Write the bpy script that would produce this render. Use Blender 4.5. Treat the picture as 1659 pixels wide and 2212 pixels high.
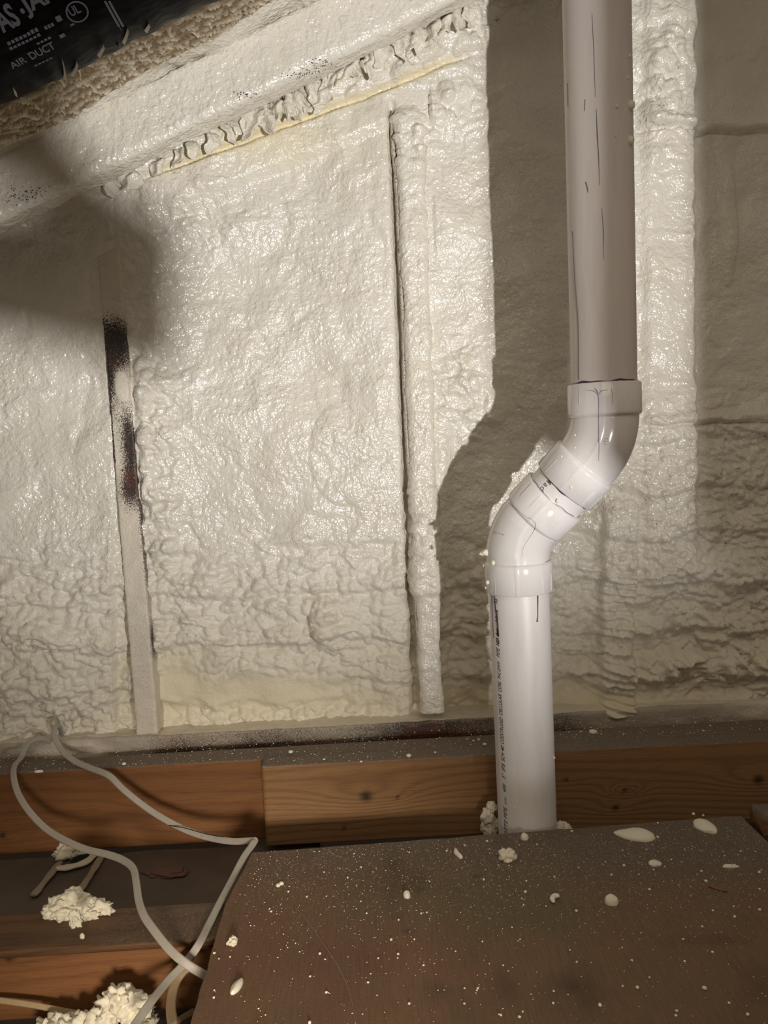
import bpy, math, random
import numpy as np
from math import radians, sin, cos, pi

# ------------------------------------------------------------------ camera, light, exposure
scn = bpy.context.scene
for o in list(bpy.data.objects):
    bpy.data.objects.remove(o)
FPX, CX, CY = 1662.0, 829.5, 1106.0
_p, _a, _r = radians(5.5), radians(1.5), radians(2.6)
CF = np.array([sin(_a)*cos(_p), cos(_a)*cos(_p), -sin(_p)])
_r0 = np.array([cos(_a), -sin(_a), 0.0]); _u0 = np.cross(_r0, CF)
CR = _r0*cos(_r) - _u0*sin(_r); CU = _u0*cos(_r) + _r0*sin(_r)
CAM = np.array([0.0, 0.0, 0.715])
cd = bpy.data.cameras.new('camera'); cam = bpy.data.objects.new('camera', cd)
scn.collection.objects.link(cam)
from mathutils import Matrix, Vector
cam.matrix_world = Matrix(((CR[0], CU[0], -CF[0], CAM[0]), (CR[1], CU[1], -CF[1], CAM[1]),
                           (CR[2], CU[2], -CF[2], CAM[2]), (0, 0, 0, 1)))
cd.sensor_fit = 'VERTICAL'; cd.sensor_height = 36.0; cd.lens = 36.0*FPX/2212.0
cd.clip_start = 0.02
scn.camera = cam

w = bpy.data.worlds.new('world'); scn.world = w; w.use_nodes = True
bg = w.node_tree.nodes['Background']
bg.inputs['Color'].default_value = (1.0, 0.82, 0.62, 1)
bg.inputs['Strength'].default_value = 0.165

LAMP = np.array([0.73, -1.0, 0.29])
ld = bpy.data.lights.new('work_lamp', 'SPOT'); lo = bpy.data.objects.new('work_lamp', ld)
scn.collection.objects.link(lo); lo.location = LAMP
lo.rotation_euler = (Vector((-0.23, 1.37, 1.42)) - Vector(LAMP)).to_track_quat('-Z', 'Y').to_euler()
ld.energy = 215.0; ld.color = (1.0, 0.97, 0.945); ld.shadow_soft_size = 0.02
ld.spot_size = radians(61); ld.spot_blend = 1.0

l2 = bpy.data.lights.new('low_fill', 'SPOT'); l2o = bpy.data.objects.new('low_fill', l2)  # added fill light, brightens only the low foreground
scn.collection.objects.link(l2o); l2o.location = (0.15, -0.95, 0.52)
l2o.rotation_euler = (Vector((-0.21, 1.0, -0.12)) - Vector((0.15, -0.95, 0.52))).to_track_quat('-Z', 'Y').to_euler()
l2.energy = 170.0; l2.color = (1.0, 0.88, 0.72); l2.shadow_soft_size = 0.16; l2.spot_size = radians(27); l2.spot_blend = 1.0
ad = bpy.data.lights.new('overhead_fill', 'AREA'); ao = bpy.data.objects.new('overhead_fill', ad)  # added overhead fill, stands in for bounce off the roof foam
scn.collection.objects.link(ao); ao.location = (0.1, -0.35, 2.0)
ao.rotation_euler = (Vector((0.1, 0.9, 0.1)) - Vector((0.1, -0.35, 2.0))).to_track_quat('-Z', 'Y').to_euler()
ad.shape = 'DISK'; ad.size = 1.1; ad.energy = 6.5; ad.color = (1.0, 0.85, 0.66)

scn.view_settings.view_transform = 'Standard'
scn.view_settings.look = 'None'
scn.view_settings.gamma = 1.0
scn.view_settings.use_curve_mapping = False
scn.view_settings.exposure = 0.0

# ------------------------------------------------------------------ helpers
def ray(x, y): return CF + CR*((x-CX)/FPX) - CU*((y-CY)/FPX)
def atY(x, y, Y): d = ray(x, y); return CAM + d*(Y/d[1])
def atZ(x, y, Z): d = ray(x, y); return CAM + d*((Z-CAM[2])/d[2])
def atPlane(x, y, p, n): d = ray(x, y); return CAM + d*(np.dot(np.array(p)-CAM, n)/np.dot(d, n))
def proj(P):
    v = np.asarray(P) - CAM; q = v@CF
    return CX + FPX*(v@CR)/q, CY - FPX*(v@CU)/q

def hsh(i, j, k, s):
    h = (i.astype(np.int64)*374761393 + j.astype(np.int64)*668265263 + k.astype(np.int64)*2147483647 + s*1274126177) & 0xffffffff
    h = ((h ^ (h >> 13))*1274126177) & 0xffffffff
    h = ((h ^ (h >> 16))*2246822519) & 0xffffffff
    return (h ^ (h >> 15)) & 0xffff
_g = np.random.RandomState(3).normal(size=(256, 3)); _g /= np.linalg.norm(_g, axis=1)[:, None]
def perlin(P, sc, s=0):
    P = np.asarray(P)*sc; I = np.floor(P).astype(np.int64); f = P - I
    t = f*f*f*(f*(f*6-15)+10); out = 0
    for a in (0, 1):
        wa = t[..., 0] if a else 1-t[..., 0]
        for b in (0, 1):
            wb = t[..., 1] if b else 1-t[..., 1]
            for c in (0, 1):
                wc = t[..., 2] if c else 1-t[..., 2]
                g = _g[hsh(I[..., 0]+a, I[..., 1]+b, I[..., 2]+c, s) & 255]
                d = g[..., 0]*(f[..., 0]-a) + g[..., 1]*(f[..., 1]-b) + g[..., 2]*(f[..., 2]-c)
                out = out + wa*wb*wc*d
    return out*1.5
def fbm(P, sc, s=0, o=3):
    return sum(perlin(P, sc*2**i, s+i*7)*0.5**i for i in range(o))
def worley(x, y, sc, s=0):
    # rounded cell domes: 1 at a cell's centre, falling to the joints; also the id of the cell
    x = x*sc; y = y*sc; I = np.floor(x); J = np.floor(y)
    f1 = np.full(x.shape, 9.0); f2 = np.full(x.shape, 9.0); idn = np.zeros(x.shape); z0 = np.zeros_like(I)
    for a in (-1, 0, 1):
        for b in (-1, 0, 1):
            hx = hsh(I+a, J+b, z0, s); hy = hsh(I+a, J+b, z0+1, s+11)
            d = (I+a+hx/65535.0-x)**2 + (J+b+hy/65535.0-y)**2
            n = d < f1
            f2 = np.where(n, f1, np.minimum(f2, d)); idn = np.where(n, hx/65535.0, idn); f1 = np.where(n, d, f1)
    return np.sqrt(f1), np.sqrt(f2), idn
def sst(x, a, b):
    t = np.clip((x-a)/(b-a), 0, 1); return t*t*(3-2*t)
def gau(U, V, u, v, su, sv): return np.exp(-((U-u)/su)**2 - ((V-v)/sv)**2)

COL = scn.collection
ORG = {}
def rawmesh(name, V, F, smooth=True, attrs=None, cols=None):
    V = np.ascontiguousarray(V, dtype=np.float32).reshape(-1, 3)
    me = bpy.data.meshes.new(name)
    if isinstance(F, np.ndarray):
        k = F.shape[1]; me.vertices.add(len(V)); me.loops.add(F.size); me.polygons.add(len(F))
        me.vertices.foreach_set('co', V.ravel())
        me.loops.foreach_set('vertex_index', np.ascontiguousarray(F, dtype=np.int32).ravel())
        me.polygons.foreach_set('loop_start', np.arange(0, F.size, k, dtype=np.int32))
        me.update(calc_edges=True)
    else:
        me.from_pydata(V.tolist(), [], F)
    me.polygons.foreach_set('use_smooth', np.full(len(me.polygons), smooth))
    for k, a in (attrs or {}).items():
        at = me.attributes.new(k, 'FLOAT', 'POINT')
        at.data.foreach_set('value', np.ascontiguousarray(a, dtype=np.float32).ravel())
    for k, a in (cols or {}).items():
        at = me.attributes.new(k, 'FLOAT_COLOR', 'POINT')
        a = np.asarray(a).reshape(-1, 3); a = np.concatenate([a, np.ones((len(a), 1))], 1)
        at.data.foreach_set('color', np.ascontiguousarray(a, dtype=np.float32).ravel())
    me.update()
    return me
def mk(name, V, F, m, parent=None, smooth=True, attrs=None, cols=None, org=None, **props):
    V = np.asarray(V, dtype=float).reshape(-1, 3)
    if parent is not None: org = ORG[parent.name]
    elif org is None:
        lo_, hi_ = V.min(0), V.max(0); org = np.array([(lo_[0]+hi_[0])/2, (lo_[1]+hi_[1])/2, lo_[2]])
    org = np.asarray(org, dtype=float)
    me = rawmesh(name, V-org, F, smooth, attrs, cols)
    if m: me.materials.append(m)
    o = bpy.data.objects.new(name, me); COL.objects.link(o); ORG[o.name] = org
    if parent is None: o.location = org
    else: o.parent = parent
    for k, v in props.items(): o[k] = v
    return o
def empty(name, loc, label, cat, group=None):
    o = bpy.data.objects.new(name, None); COL.objects.link(o); o.location = loc; o.empty_display_size = .02
    ORG[o.name] = np.asarray(loc, dtype=float)
    o['label'] = label; o['category'] = cat
    if group: o['group'] = group
    return o

def gridF(m, n, wrap=False):
    i = np.arange(m-1)[:, None]; nn = n if wrap else n-1
    j = np.arange(nn)[None, :]; j2 = (j+1) % n
    return np.stack(np.broadcast_arrays(i*n+j, i*n+j2, (i+1)*n+j2, (i+1)*n+j), -1).reshape(-1, 4)
def loft(R, caps=True):
    # R: (m, n, 3) rings -> V, F (quads as lists when capped)
    R = np.asarray(R); m, n = R.shape[:2]
    F = gridF(m, n, True)
    V = R.reshape(-1, 3)
    if not caps: return V, F
    V = np.concatenate([V, R[0].mean(0)[None], R[-1].mean(0)[None]]); a, b = m*n, m*n+1
    F = F.tolist()
    F += [[a, (j+1) % n, j] for j in range(n)]
    F += [[b, (m-1)*n+j, (m-1)*n+(j+1) % n] for j in range(n)]
    return V, F
def frames(P, up=(0, 0, 1)):
    P = np.asarray(P, dtype=float); T = np.gradient(P, axis=0); T /= np.linalg.norm(T, axis=1)[:, None]
    up = np.asarray(up, dtype=float)
    A = up - T[0]*np.dot(up, T[0]); A /= np.linalg.norm(A); Ns = []
    for t in T:
        A = A - t*np.dot(A, t); A /= np.linalg.norm(A); Ns.append(A.copy())
    Ns = np.array(Ns); return T, Ns, np.cross(T, Ns)
def spline(P, n=10):
    P = [np.asarray(p, dtype=float) for p in P]; Q = [2*P[0]-P[1]] + P + [2*P[-1]-P[-2]]; out = []
    for i in range(1, len(Q)-2):
        for k in range(n):
            t = k/n; a, b, c, d = Q[i-1], Q[i], Q[i+1], Q[i+2]
            out.append(.5*((2*b)+(c-a)*t+(2*a-5*b+4*c-d)*t*t+(3*b-a-3*c+d)*t**3))
    out.append(P[-1]); return np.array(out)
def rrect(wd, ht, r, step):
    # rounded rectangle outline as points and outward normals (in a 2-D plane)
    pts, nor = [], []
    for cx, cy, a0 in ((wd/2-r, -ht/2+r, -90), (wd/2-r, ht/2-r, 0), (-wd/2+r, ht/2-r, 90), (-wd/2+r, -ht/2+r, 180)):
        k = max(3, int(r*1.57/step)+1)
        for i in range(k+1):
            a = radians(a0+90*i/k); pts.append((cx+r*cos(a), cy+r*sin(a))); nor.append((cos(a), sin(a)))
    P, N = [], []
    for i in range(len(pts)):
        a, b = np.array(pts[i]), np.array(pts[(i+1) % len(pts)])
        P.append(a); N.append(np.array(nor[i])); L = np.linalg.norm(b-a)
        if L > step*1.5:
            k = int(L/step)
            for t in range(1, k): P.append(a+(b-a)*t/k); N.append(np.array(nor[i]))
    return np.array(P), np.array(N)
_ico = {}
def ico(sub):
    if sub not in _ico:
        import bmesh
        bm = bmesh.new(); bmesh.ops.create_icosphere(bm, subdivisions=sub, radius=1.0)
        bm.verts.ensure_lookup_table()
        _ico[sub] = (np.array([v.co[:] for v in bm.verts]), np.array([[v.index for v in f.verts] for f in bm.faces])); bm.free()
    return _ico[sub]

# ------------------------------------------------------------------ materials
class NT:
    def __init__(s, name):
        s.m = bpy.data.materials.new(name); s.m.use_nodes = True; s.t = s.m.node_tree
        s.b = s.t.nodes['Principled BSDF']; s.tc = s.t.nodes.new('ShaderNodeTexCoord')
    def put(s, sock, v):
        if v is None: return
        if isinstance(v, bpy.types.NodeSocket): s.t.links.new(v, sock)
        elif isinstance(v, (tuple, list)) and len(v) == 3 and sock.type == 'RGBA': sock.default_value = (*v, 1)
        else: sock.default_value = v
    def noise(s, sc, det=2, rough=.5, vec=None, dist=0):
        n = s.t.nodes.new('ShaderNodeTexNoise'); s.put(n.inputs['Vector'], vec or s.tc.outputs['Object'])
        n.inputs['Scale'].default_value = sc; n.inputs['Detail'].default_value = det
        n.inputs['Roughness'].default_value = rough; n.inputs['Distortion'].default_value = dist
        return n.outputs['Fac']
    def vor(s, sc, vec=None, feat='F1'):
        n = s.t.nodes.new('ShaderNodeTexVoronoi'); n.feature = feat
        s.put(n.inputs['Vector'], vec or s.tc.outputs['Object']); s.put(n.inputs['Scale'], sc)
        return n.outputs['Distance']
    def math(s, op, a, b=None, c=None, clamp=False):
        n = s.t.nodes.new('ShaderNodeMath'); n.operation = op; n.use_clamp = clamp
        for i, v in enumerate((a, b, c)): s.put(n.inputs[i], v)
        return n.outputs[0]
    def mapv(s, scale, vec=None):
        n = s.t.nodes.new('ShaderNodeMapping'); s.put(n.inputs['Vector'], vec or s.tc.outputs['Object'])
        n.inputs['Scale'].default_value = scale; return n.outputs[0]
    def attr(s, name, out='Fac'):
        n = s.t.nodes.new('ShaderNodeAttribute'); n.attribute_name = name; return n.outputs[out]
    def mix(s, f, a, b, mode='MIX'):
        n = s.t.nodes.new('ShaderNodeMix'); n.data_type = 'RGBA'; n.blend_type = mode
        s.put(n.inputs[0], f); s.put(n.inputs[6], a); s.put(n.inputs[7], b); return n.outputs[2]
    def ramp(s, f, a, b):
        n = s.t.nodes.new('ShaderNodeMapRange'); s.put(n.inputs[0], f); s.put(n.inputs[1], a); s.put(n.inputs[2], b); return n.outputs[0]
    def bump(s, h, dist, st=1.0, nrm=None):
        n = s.t.nodes.new('ShaderNodeBump'); s.put(n.inputs['Height'], h); n.inputs['Distance'].default_value = dist
        s.put(n.inputs['Strength'], st); s.put(n.inputs['Normal'], nrm); return n.outputs[0]
    def done(s, col=None, rough=None, nrm=None, spec=None, metal=None):
        s.put(s.b.inputs['Base Color'], col); s.put(s.b.inputs['Roughness'], rough); s.put(s.b.inputs['Normal'], nrm)
        s.put(s.b.inputs['Specular IOR Level'], spec); s.put(s.b.inputs['Metallic'], metal); return s.m

CREAM, CREAM2, YEL = (.79, .755, .67), (.73, .69, .59), (.78, .69, .47)
def m_foam():
    n = NT('sprayed_foam')
    c = n.mix(n.ramp(n.noise(9, 3), .35, .65), CREAM, CREAM2)
    c = n.mix(n.attr('tint'), c, YEL)
    mt = n.attr('matte')
    h1 = n.noise(150, 1, .4); h2 = n.noise(330, 0)
    big = n.ramp(n.noise(7, 2), .30, .62)
    nr = n.bump(h1, .0034, n.math('MULTIPLY', n.math('MULTIPLY_ADD', big, .65, .35), n.math('SUBTRACT', 1.0, n.math('MULTIPLY', mt, .7))))
    nr = n.bump(h2, .0010, .9, nr)
    n.put(n.b.inputs['Coat Weight'], n.math('MULTIPLY', n.math('SUBTRACT', 1.0, mt, None, True), .6)); n.b.inputs['Coat Roughness'].default_value = .15
    n.put(n.b.inputs['Coat Normal'], nr)
    return n.done(c, n.math('ADD', .30, n.math('MULTIPLY', mt, .4)), nr, .5)
FOAM = m_foam()
def m_lump():
    n = NT('foam_lump'); c = n.mix(n.noise(60, 3), (.82, .77, .64), (.74, .68, .52))
    return n.done(c, .55, n.bump(n.noise(260, 3), .002, .6), .4)
LUMP = m_lump()
def m_bead():
    n = NT('foam_bead'); return n.done(n.mix(n.noise(200), (.86, .82, .70), (.78, .73, .58)), .5, None, .4)
BEAD = m_bead()
def m_over(amp=2.3, grey=False):   # painted dark timber under a speckled coat of overspray (attribute cov)
    n = NT('oversprayed_timber')
    dark = n.mix(n.ramp(n.noise(14, 3), .45, .65), (.030, .022, .018), (.085, .028, .017))
    pale = n.mix(n.noise(20, 2), (.76, .70, .58), (.64, .58, .49))
    if grey: pale = n.mix(n.ramp(n.attr('cov'), .98, 1.12), n.mix(n.noise(20, 2), (.46, .41, .34), (.38, .33, .27)), pale)
    sp = n.noise(560, 2, .75)
    f = n.math('ADD', n.attr('cov'), n.math('MULTIPLY', n.math('SUBTRACT', sp, .5), amp))
    f = n.ramp(f, .32, .70)
    return n.done(n.mix(f, dark, pale), .5, n.bump(n.noise(240, 2), .0018, n.math('MULTIPLY', n.attr('cov'), .8)), .4)
OVER = m_over(); PLATE = m_over(1.25, True)
def m_wood(name, c1, c2, c3, freq=90.0, amt=.45, dust=(.15, .115, .088)):
    n = NT(name)
    v = n.attr('grain'); st = n.mapv((1.6, 20, 26))
    wob = n.math('MULTIPLY', n.math('SUBTRACT', n.noise(2.2, 3, .6, st), .5), 2.6)
    a = n.math('SINE', n.math('ADD', n.math('MULTIPLY', v, freq*2*pi), wob))
    a = n.math('POWER', n.math('MULTIPLY_ADD', a, .5, .5), 2.2)
    fine = n.noise(9, 4, .65, n.mapv((2.5, 60, 110)))
    c = n.mix(n.noise(3.0, 2), c1, c2)
    c = n.mix(n.math('MULTIPLY', a, amt), c, c3)
    c = n.mix(n.ramp(fine, .52, .75), c, c3)
    c = n.mix(n.attr('knot'), c, (.018, .012, .008))
    d = n.math('ADD', n.attr('dust'), n.math('MULTIPLY', n.math('SUBTRACT', n.noise(260, 3, .7), .5), .9))
    c = n.mix(n.ramp(d, .3, .8), c, n.mix(n.ramp(n.noise(700, 1), .66, .72), dust, (.62, .57, .47)))
    return n.done(c, .6, n.bump(n.math('ADD', fine, a), .0007, .5), .35)
W_OLD = m_wood('aged_joist_timber', (.26, .115, .042), (.20, .083, .030), (.10, .042, .017), 45, .28)
W_NEW = m_wood('pale_pine_timber', (.34, .190, .085), (.29, .155, .066), (.15, .072, .030), 75, .38)
W_DRK = m_wood('weathered_timber', (.14, .07, .03), (.11, .055, .026), (.05, .025, .013), 80)
def m_ply():
    n = NT('old_plywood')
    gr = n.noise(5, 4, .6, n.mapv((90, 5, 1)))
    c = n.mix(n.math('MULTIPLY', n.ramp(gr, .4, .75), .45), n.attr('col', 'Color'), (.07, .045, .028))
    c = n.mix(n.math('MULTIPLY', n.ramp(n.noise(500, 2, .7), .60, .72), n.attr('dust')), c, (.42, .37, .30))
    return n.done(c, .75, n.bump(n.noise(300, 3), .0008, .5), .3)
PLY = m_ply()
def m_pvc(name, c, rough, sc=8):
    n = NT(name)
    d = n.ramp(n.noise(4, 3, .6, n.mapv((sc, sc, 1.2))), .5, .8)
    return n.done(n.mix(d, c, tuple(x*.86 for x in c)), rough, n.bump(n.noise(90, 2), .0003, .3), .5)
PVC = m_pvc('white_pvc_pipe', (.84, .81, .80), .38)
PVC_DULL = m_pvc('dull_pvc_pipe', (.70, .64, .61), .5)  # darker, rougher plastic for the upper length
FIT = m_pvc('glossy_pvc_fitting', (.83, .81, .80), .14)
def flat(name, c, rough=.5, spec=.5):
    n = NT(name); return n.done(n.mix(n.noise(60, 2), c, tuple(x*.85 for x in c)), rough, None, spec)
INK = flat('black_print', (.012, .011, .014)); GINK = flat('grey_print', (.16, .14, .15)); PRIM = flat('purple_primer', (.10, .045, .15), .3)
SMEAR = flat('pale_purple_primer', (.42, .34, .46), .3)
DINK = flat('pale_duct_print', (.30, .33, .46), .7, .2)
def m_duct():
    n = NT('black_duct_film')
    return n.done(n.mix(n.ramp(n.noise(18, 3), .45, .75), (.004, .004, .006), (.010, .009, .010)), .5, n.bump(n.noise(22, 2, .5, n.mapv((1, 2, 2))), .010, .3), .06)
DUCT = m_duct()
CABLE = m_pvc('grey_cable_sheath', (.40, .365, .315), .5, 30); CABT = m_pvc('tan_cable_sheath', (.40, .29, .17), .5, 30)
GYP = NT('dusty_ceiling_board'); GYP = GYP.done(GYP.mix(GYP.noise(14, 4), (.17, .135, .105), (.10, .078, .06)), .9, GYP.bump(GYP.noise(150, 3), .002, .5), .2)
PINK = flat('pink_fibre', (.20, .115, .095), .95, .05)

# ------------------------------------------------------------------ the gable wall: sprayed foam, one relief mesh
FY = 1.335                                   # front plane of the studs
xs = np.arange(-.86, .96, .0026); zs = np.arange(.196, 1.62, .0026)
X, Z = np.meshgrid(xs, zs)
P0 = np.stack([X, np.full_like(X, 1.36), Z], -1)
U, V = proj(P0)                              # wall drawn out in the photo's measure, for placing its features
P2 = np.stack([X, Z, np.zeros_like(X)], -1)
wx = fbm(P2, 9, 1, 2)*.03; wz = fbm(P2, 9, 5, 2)*.03
warp = np.stack([X+wx, Z+wz, np.zeros_like(X)], -1)
rec = .010 + .030*sst(V, 950, 1480)          # how far the foam lies behind the stud faces
rec = np.where(U < 250, .006+.016*sst(V, 1330, 1560), rec)
rec += .010*gau(U, V, 600, 700, 260, 420) + .016*sst(U, 950, 985)*(1-sst(U, 1270, 1310))*sst(V, 860, 960)
H = -rec
# slow swells and blotchy lifts
H += .012*fbm(P2, 4.5, 21, 2) + .006*fbm(warp, 14, 31, 2)
# clumpy zones
rough = np.clip(sst(V, 1080, 1300) + gau(U, V, 335, 1000, 60, 330)*1.2 + .8*gau(U, V, 990, 860, 70, 120)
                + 1.0*gau(U, V, 960, 250, 90, 70) + .9*sst(U, 1210, 1330)*sst(V, 760, 1000)
                + 1.1*gau(U, V, 1430, 170, 55, 150) + .55*gau(U, V, 450, 480, 120, 90), 0, 1.25)
smooth = np.clip(gau(U, V, 545, 1500, 170, 42)*1.3 + gau(U, V, 380, 1500, 50, 80) + gau(U, V, 1250, 1520, 420, 26)*1.2 + .7*gau(U, V, 600, 330, 120, 50), 0, 1)
rough *= 1-.92*smooth
f1, f2, idn = worley(X+wx*.5, (Z+wz*.5)*1.35, 66, 3)
dome = np.clip(1-(f1/.9)**2, 0, 1)
g1, g2, idg = worley(X+wx*.8, (Z+wz*.8)*1.8, 19, 9)
dome2 = np.clip(1-(g1/.95)**2, 0, 1)
h1_, h2_, _ = worley(X+wx, Z+wz, 100, 13)
dome3 = np.clip(1-(h1_/.85)**2, 0, 1)
H += rough*(.0068*dome*(.45+idn) + .014*dome2*(.3+idg) + .0030*dome3 - .012)
# lifts: layers that end in a soft overhanging lip, running along the wall
ph = (Z + .35*wz + .018*perlin(P2, 7, 77) + .02*X)*11.5
saw = ph - np.floor(ph)
lip = np.where(saw < .16, sst(saw, 0, .16), 1-sst(saw, .16, 1.0)*.9)
H += .012*lip*np.clip(rough*.9, 0, 1)*(1-smooth)
# wrinkled flow lines over all
rid = 1-np.abs(perlin(np.stack([X+wx, (Z+wz)*2.0, 0*X], -1), 30, 55))*2.2
H += .0024*np.clip(rid, 0, 1)**1.6*(.30+.5*rough)*(1-.8*smooth)
H += .0011*perlin(P2, 110, 91)*(1-.6*smooth) + .0016*perlin(warp, 48, 92)*(1-.5*smooth)
# blobs beside the left stud
for (u, v, a, b, h) in ((315, 800, 17, 26, .012), (318, 868, 15, 34, .013), (322, 945, 14, 28, .010), (325, 1005, 15, 25, .009), (332, 1060, 16, 30, .011),
                        (350, 1195, 20, 26, .014), (372, 1180, 14, 18, .011), (440, 1265, 34, 22, .012), (700, 1340, 26, 44, .014), (690, 1372, 12, 16, .010),
                        (1070, 880, 22, 30, .006), (745, 980, 60, 90, .006), (960, 215, 16, 20, .009), (940, 262, 20, 22, .009),
                        (1580, 480, 16, 110, .010), (1600, 690, 60, 55, .006), (1415, 170, 26, 36, .012), (1435, 225, 22, 28, .012), (1400, 250, 20, 22, .010), (1440, 110, 22, 26, .011), (1480, 60, 12, 60, .008)):
    q = ((U-u)/a)**2+((V-v)/b)**2
    H += h*np.sqrt(np.clip(1-q/1.6, 0, 1))*1.0
# gable top chord under the foam: a raised band along the slope, a yellow torn seam at its upper edge
s = V - (395 - (U-330)*.381)
H += .013*sst(s, -4, 8)*(1-sst(s, 62, 92))*sst(U, 290, 340)*(1-sst(U, 985, 1050))
yel = np.exp(-((s+2+6*perlin(P2, 30, 8))/11)**2)*sst(U, 300, 380)*(1-sst(U, 960, 1010))
H -= .007*np.exp(-((s+6)/7)**2)*sst(U, 300, 380)*(1-sst(U, 985, 1050))
curl = (1-sst(s, -20, 6))*(1-sst(U, 1030, 1100))
k1, k2, idk = worley(X+wx*1.2, Z+wz*1.2, 30, 41)
H += curl*(.016*np.sqrt(np.clip(1-(k1/.8)**2, 0, 1))*idk + .010)
# right-hand bay: corner of the pier beyond the pipe, horizontal spray seams, base roll
cor = sst(U + 10*perlin(P2, 22, 17)*(V < 300) + 5*perlin(P2, 40, 19), 1484, 1512)*(1-sst(V, 1080, 1250))
H += -.030*cor + .010*sst(U, 1370, 1400)*(1-cor)
for (v0, sl, u0, amp) in ((290, -.05, 1380, .010), (921, -.035, 1375, .009)):
    t = V - (v0 + sl*(U-u0) + 7*perlin(P2, 18, int(v0)))
    on = sst(U, u0-15, u0+20)
    H += on*(amp*np.exp(-((t+13)/12)**2) - amp*1.3*np.exp(-((t)/3.4)**2))
stud3 = sst(U, 1292, 1302)*(1-sst(U, 1362, 1374))*sst(V, 1060, 1110)
H += stud3*(.014 + .004*np.sin((Z+.6*wz)*430)*sst(V, 1200, 1260))
roll = gau(U*0, V, 0, 1436, 1, 30)*sst(U, 1370, 1420)
H += roll*(.016 + .006*np.sin((X+.5*(Z-.28)+.4*wx)*190))
H += .020*gau(U, V, 1330, 1450, 60, 60)
# ragged lower edge above the plate
rag = sst(V + 18*perlin(P2, 26, 61), 1512, 1545)*(U < 1120)
r1, r2, rid2 = worley(X, Z, 75, 71)
H += rag*(.010*np.sqrt(np.clip(1-(r1/.8)**2, 0, 1))*rid2 - .018)
H += .022*sst(V, 1490, 1530)*sst(U, 1200, 1280) 
H -= .006*gau(U, V, 1000, 130, 8, 14) + .008*gau(U, V, 240, 520, 14, 6)+.006*gau(U,V,215,430,22,5)
# the foam keeps just clear of the two open stud faces and dips beside them
mid_c = 883 + (V-220)*.0407
lef_c = 236 + (V-550)*.0815
mid_gap = np.exp(-((U-(mid_c-38))/9)**2)*sst(V, 215, 240)
H -= .022*mid_gap
lim_mid = (np.abs(U-mid_c-3) < 40); lim_lef = (np.abs(U-lef_c) < 38)&(V > 530)
H = np.where(lim_mid & (V > 200), np.minimum(H, -.004), H)
H = np.where(lim_lef, np.minimum(H, -.003), H)
H = np.minimum(H, .022)
tint = np.clip(yel*1.0 + .40*smooth + .22*sst(V, 1180, 1450) + .35*gau(U, V, 560, 300, 260, 60), 0, 1)
matte = np.clip(.80*sst(V, 1080, 1330) + .9*smooth + .5*yel + .3*sst(U, 1490, 1530), 0, 1)
Vw = np.stack([X, FY-H, Z], -1)
wall = mk('wall_back', Vw, gridF(*X.shape)[:, ::-1], FOAM, org=(0, FY, .2), attrs={'tint': tint, 'matte': matte}, kind='structure')

# foam curls hanging in the gap under the rafter: pieces of the wall
SL = np.array([cos(radians(22.95)), 0, sin(radians(22.95))]); SN = np.array([-SL[2], 0, SL[0]])
rs = np.random.RandomState(5)
def curl_mesh(c, ln, wd, th, tilt, seed):
    V0, F0 = ico(3); V1 = V0.copy()
    t = (V1[:, 2]+1)/2                                   # 0 tip .. 1 root
    prof = .22+.9*t**.7
    x = V1[:, 0]*wd*prof; y = V1[:, 1]*th*prof; z = V1[:, 2]*ln
    y = y - .55*ln*(1-t)**2 + .25*wd*np.sin(x/wd*3+seed)
    Q = np.stack([x, y, z], -1)
    n = fbm(Q+seed*3.1, 40, seed, 3); Q = Q*(1+.45*n[:, None])
    Q += .003*np.sin(Q[:, [2, 0, 1]]*260+seed)
    ca, sa = cos(tilt), sin(tilt)
    Q = np.stack([Q[:, 0]*ca-Q[:, 2]*sa, Q[:, 1], Q[:, 0]*sa+Q[:, 2]*ca], -1)
    return Q+c, F0
curl_px = [(455, 318, .6, .012), (500, 292, .9, .014), (545, 268, 1.5, .02), (575, 268, 1.4, .018), (600, 252, 1.0, .014), (625, 236, 1.3, .02), (655, 224, 1.2, .022), (683, 212, 1.2, .018),
           (705, 190, .9, .016), (722, 178, 1.1, .018), (745, 168, .8, .012), (770, 160, .7, .014), (790, 142, .9, .014), (826, 122, 1.0, .018), (860, 105, .8, .014), (885, 98, 1.0, .014), (930, 78, .8, .016),
           (960, 62, .8, .015), (985, 42, 1.2, .02), (1010, 36, 1.3, .018), (420, 330, .6, .014), (385, 345, .5, .012), (340, 372, .5, .016), (280, 400, .5, .02), (240, 415, .4, .016), (805, 150, .7, .014), (910, 100, .6, .02), (520, 275, .8, .018), (640, 246, .8, .018), (690, 220, .7, .016)]
for i, (u, v, a, wd) in enumerate(curl_px):
    Q, F0 = curl_mesh(atY(u, v-4, 1.322), .019*a+.007, wd*1.0, .0085, rs.uniform(-.7, .5), i)
    mk('foam_curl', Q, F0, FOAM, wall, attrs={'tint': np.full(len(Q), .12), 'matte': np.full(len(Q), .1)})

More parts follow.
